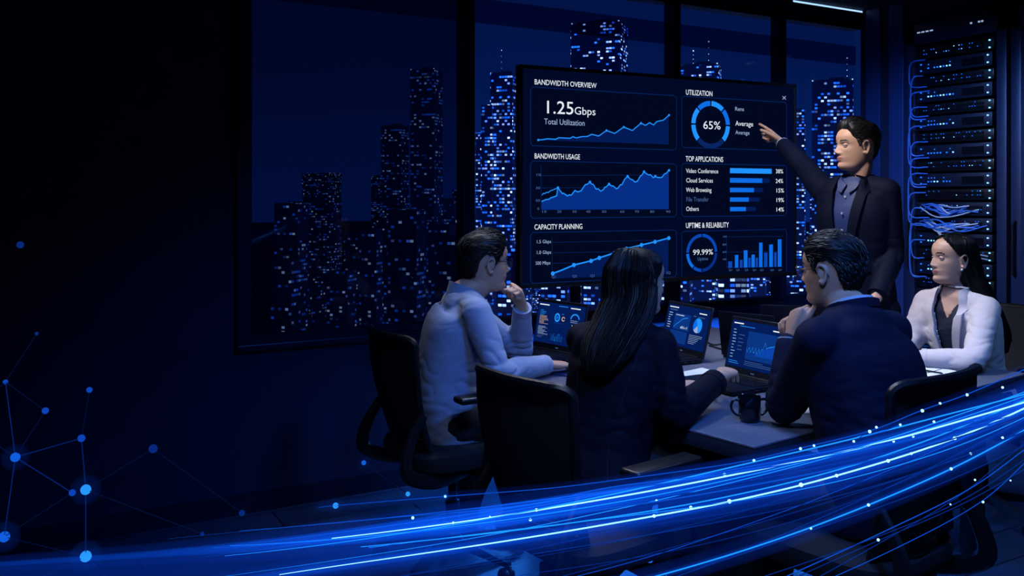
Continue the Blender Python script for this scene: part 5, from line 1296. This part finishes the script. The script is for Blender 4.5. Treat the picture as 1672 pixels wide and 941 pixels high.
# ---------------------------------------------------------------- graphic overlay streaks and dot network, built as added glowing shapes
G_core = glow('overlay_strand_core', lin(130, 200, 255), 2.2)
G_str = glow('overlay_strand_blue', lin(20, 130, 255), 1.6)
G_thin = glow('overlay_strand_thin', lin(10, 80, 210), 1.0)
G_faint = glow('overlay_strand_faint', lin(4, 46, 140), 1.0)
G_node = glow('overlay_node_glow', lin(150, 215, 255), 2.4)
stream = thing('overlay_light_stream', 'sweeping blue light streaks of a graphic overlay, built as glowing strands in the foreground', 'overlay strands', (.9, 1.75, 0))
def ST(px, py): 
    d = 1.72 + .10 * math.sin(px / 300.0)
    return P(px, py, d)
A_ = [(-60, 925), (250, 905), (500, 884), (750, 853), (1000, 813), (1201, 775), (1402, 732), (1560, 690), (1740, 634), (1960, 540), (2080, 480)]
B_ = [(-60, 1000), (250, 970), (500, 932), (799, 888), (1000, 855), (1193, 819), (1366, 777), (1559, 716), (1740, 636), (1960, 535), (2080, 476)]
C_ = [(600, 1060), (800, 1010), (1000, 960), (1140, 922), (1281, 877), (1418, 825), (1555, 765), (1672, 703), (1760, 650), (1980, 530), (2090, 470)]
D_ = [(1000, 1060), (1150, 1000), (1281, 943), (1440, 870), (1579, 801), (1672, 735), (1760, 668), (1980, 525), (2090, 466)]
E_ = [(520, 829), (548, 826), (727, 811), (883, 799), (1000, 785), (1197, 757), (1307, 732), (1420, 704), (1506, 670), (1579, 644), (1690, 596), (1950, 480), (2080, 430)]
def lerp_path(a, b, t, n=40):
    a, b = catmull([(*p, 0) for p in a], n), catmull([(*p, 0) for p in b], n)
    return [(p.lerp(q, t).x, p.lerp(q, t).y) for p, q in zip(a, b)]
def strand(path, r, m, fade=True, x0=-900, label=None, jit=0.0, seed=0, part='strand'):  # one streak of the graphic overlay, built as an added glowing tube
    if x0 > -900: path = [(v.x, v.y) for v in catmull([(*q, 0) for q in path], 60) if v.x >= x0]
    bm = B(); n = len(path)
    pts = [ST(x, y) + V((0, .05 * math.sin(seed * 1.7 + i / n * 5), 0)) * (seed > 0) for i, (x, y) in enumerate(path)]
    tube(bm, pts, [r * (sm(100, 1000, x) * .93 + .07 if fade else 1) for x, y in path], 6, smooth=70)
    return put(part, bm, m, stream)
strand(A_, .0014, G_core, x0=520); strand(B_, .0014, G_core, x0=430); strand(C_, .0012, G_str); strand(D_, .0008, G_thin); strand(E_, .0008, G_thin)
rs_ = random.Random(9)
for k in range(5): strand([(x, y + o) for (x, y), o in zip(A_, [(-14 + k * 6) * (1 - .45 * i / 10) for i in range(11)])], rs_.choice((.0008, .0012)), rs_.choice((G_str, G_thin)), seed=k + 1, x0=rs_.uniform(250, 620))
for k in range(6): strand(lerp_path(A_, B_, .14 + k * .13), rs_.choice((.0006, .0008, .0011)), rs_.choice((G_thin, G_str, G_faint)), seed=k + 11, x0=rs_.uniform(280, 620))
for k in range(7): strand(lerp_path(B_, C_, .06 + k * .13), rs_.choice((.0005, .0007)), rs_.choice((G_faint, G_faint, G_thin)), seed=k + 31, x0=rs_.uniform(400, 800))
for k in range(3): strand(lerp_path(C_, D_, .15 + k * .3), .0006, G_faint, seed=k + 51)
for k in range(3): strand([(x, y + 10 + k * 12) for x, y in D_], .0006, G_faint if k else G_thin, seed=k + 61)
strand([(260, 895), (560, 866), (840, 838), (1000, 800), (1200, 768), (1420, 718), (1600, 668), (1740, 620), (2000, 500), (2090, 462)], .0007, G_thin, seed=71)
strand([(1400, 713), (1440, 705), (1470, 694)], .0007, G_thin, seed=0); strand([(1370, 732), (1394, 721), (1420, 704)], .0006, G_faint, seed=0)
NODES = ((740, 854, 3), (876, 833, 4), (866, 849, 4), (800, 844, 2), (1128, 829, 4), (1191, 819, 5), (1072, 818, 3), (1308, 792, 5), (1068, 843, 4), (1366, 777, 4), (1450, 753, 4), (1488, 741, 3), (1559, 716, 4), (1183, 775, 4), (1231, 752, 3.5), (1307, 733, 3.5), (1329, 728, 3), (1420, 705, 4), (1431, 698, 3), (1506, 671, 4), (1535, 659, 3), (1579, 645, 3.5), (1470, 694, 3), (1394, 721, 3), (1491, 713, 3), (1459, 721, 3), (1637, 633, 3), (1418, 825, 3.5), (1324, 863, 3), (1553, 766, 3.5), (1585, 741, 3), (1637, 715, 3), (1605, 820, 3), (1434, 882, 3.5), (1592, 784, 2.5), (727, 811, 3), (674, 846, 4), (1525, 689, 3), (1552, 824, 2), (1650, 785, 2))
for x, y, r in NODES:
    bm = B(); ellipsoid(bm, ST(x, y), (r * .00075,) * 3, nu=12, nv=8); put('overlay_node', bm, G_node, stream)
def sleeve(path, r, m):  # soft glow round the overlay streaks, put in as emitting volume
    bm = B(); tube(bm, [ST(*p) for p in path], r, 14, smooth=60, round_end=True); put('overlay_glow_sleeve', bm, m, stream)
GV1 = glow_volume('strand_glow', lin(6, 82, 230), 1.0); GV2 = glow_volume('strand_soft_glow', lin(4, 52, 170), 1.0)
def setv(m, k): m.node_tree.nodes['Emission'].inputs[1].default_value = k
setv(GV1, 15.0); setv(GV2, 3.6)
sleeve(A_, [.004, .007, .014, .023, .021, .014, .012, .011, .011, .011, .011], GV1); sleeve(A_, [.015, .022, .034, .040, .036, .032, .030, .030, .030, .030, .030], GV2)
sleeve(B_, [.002, .004, .010, .010, .010, .009, .009, .009, .009, .009, .009], GV1); sleeve(B_, [.012, .018, .026, .034, .034, .032, .030, .028, .026, .026, .026], GV2)
sleeve(lerp_path(A_, B_, .5)[::5], .045, GV2); GV3 = glow_volume('overlay_strand_faint_glow', lin(3, 40, 140), 1.7); sleeve(lerp_path(B_, C_, .35)[4::4], .05, GV3); sleeve(C_, .006, GV1); sleeve(C_, .022, GV2); sleeve(E_, .010, GV2)
# overlay dot network, built as glowing spheres and links
net = thing('overlay_light_network', 'graphic overlay web of glowing blue dots joined by faint lines at the dark lower left', 'overlay network', (-.9, 2.0, 0))
N_ = dict(a=(9, 624, 4, 1), b=(25, 747, 7, 2), c=(7, 877, 9, 2), d=(140, 800, 8, 3), e=(118, 805, 5, 1), f=(140, 909, 9, 3), g=(133, 716, 6, 1), h=(74, 671, 5, 1), i=(146, 637, 5, 1), j=(250, 733, 7, 0), k=(395, 838, 5, 0), l=(33, 400, 6, 0), m=(594, 756, 4, 2), n=(666, 807, 4, 3), o=(548, 826, 5, 3), p=(727, 811, 3, 2), q=(-60, 690, 4, 0), r=(60, 545, 3, 0), s=(330, 872, 3, 0), t=(30, 960, 5, 0), u=(190, 960, 5, 0))
G_n = [glow('overlay_network_dot_dim', lin(6, 40, 120), 1.0), glow('overlay_network_dot_low', lin(12, 66, 180), 1.0), glow('overlay_network_dot_mid', lin(16, 92, 220), 1.0), glow('overlay_network_dot_bright', lin(40, 150, 250), 1.0)]
G_lk = [glow('overlay_network_link_dim', lin(2, 16, 54), 1.0), glow('overlay_network_link', lin(4, 34, 108), 1.0)]
def NT(k): x, y = N_[k][:2]; return P(x, y, 2.05 + .12 * math.sin(x * .05 + y * .03))
G_halo = glow_volume('overlay_network_halo', lin(8, 80, 220), .8)
for k, (x, y, r, b) in N_.items():
    bm = B(); ellipsoid(bm, NT(k), (r * .00142,) * 3, nu=16, nv=10); nd = put('overlay_network_dot', bm, G_n[b], net)
    if b > 1:
        bm = B(); ellipsoid(bm, NT(k), (r * .0042,) * 3, nu=16, nv=10); put('halo', bm, G_halo, nd)
for lk in 'ab bc be bg gd df dj ds ec cf hb ig jk fu ar mn op aq bq ft ha'.split():
    bm = B(); tube(bm, [NT(lk[0]), NT(lk[1])], .0010, 6); put('overlay_network_link', bm, G_lk[1 if lk in ('ab', 'bc', 'gd', 'df', 'bg', 'op', 'be') else 0], net)
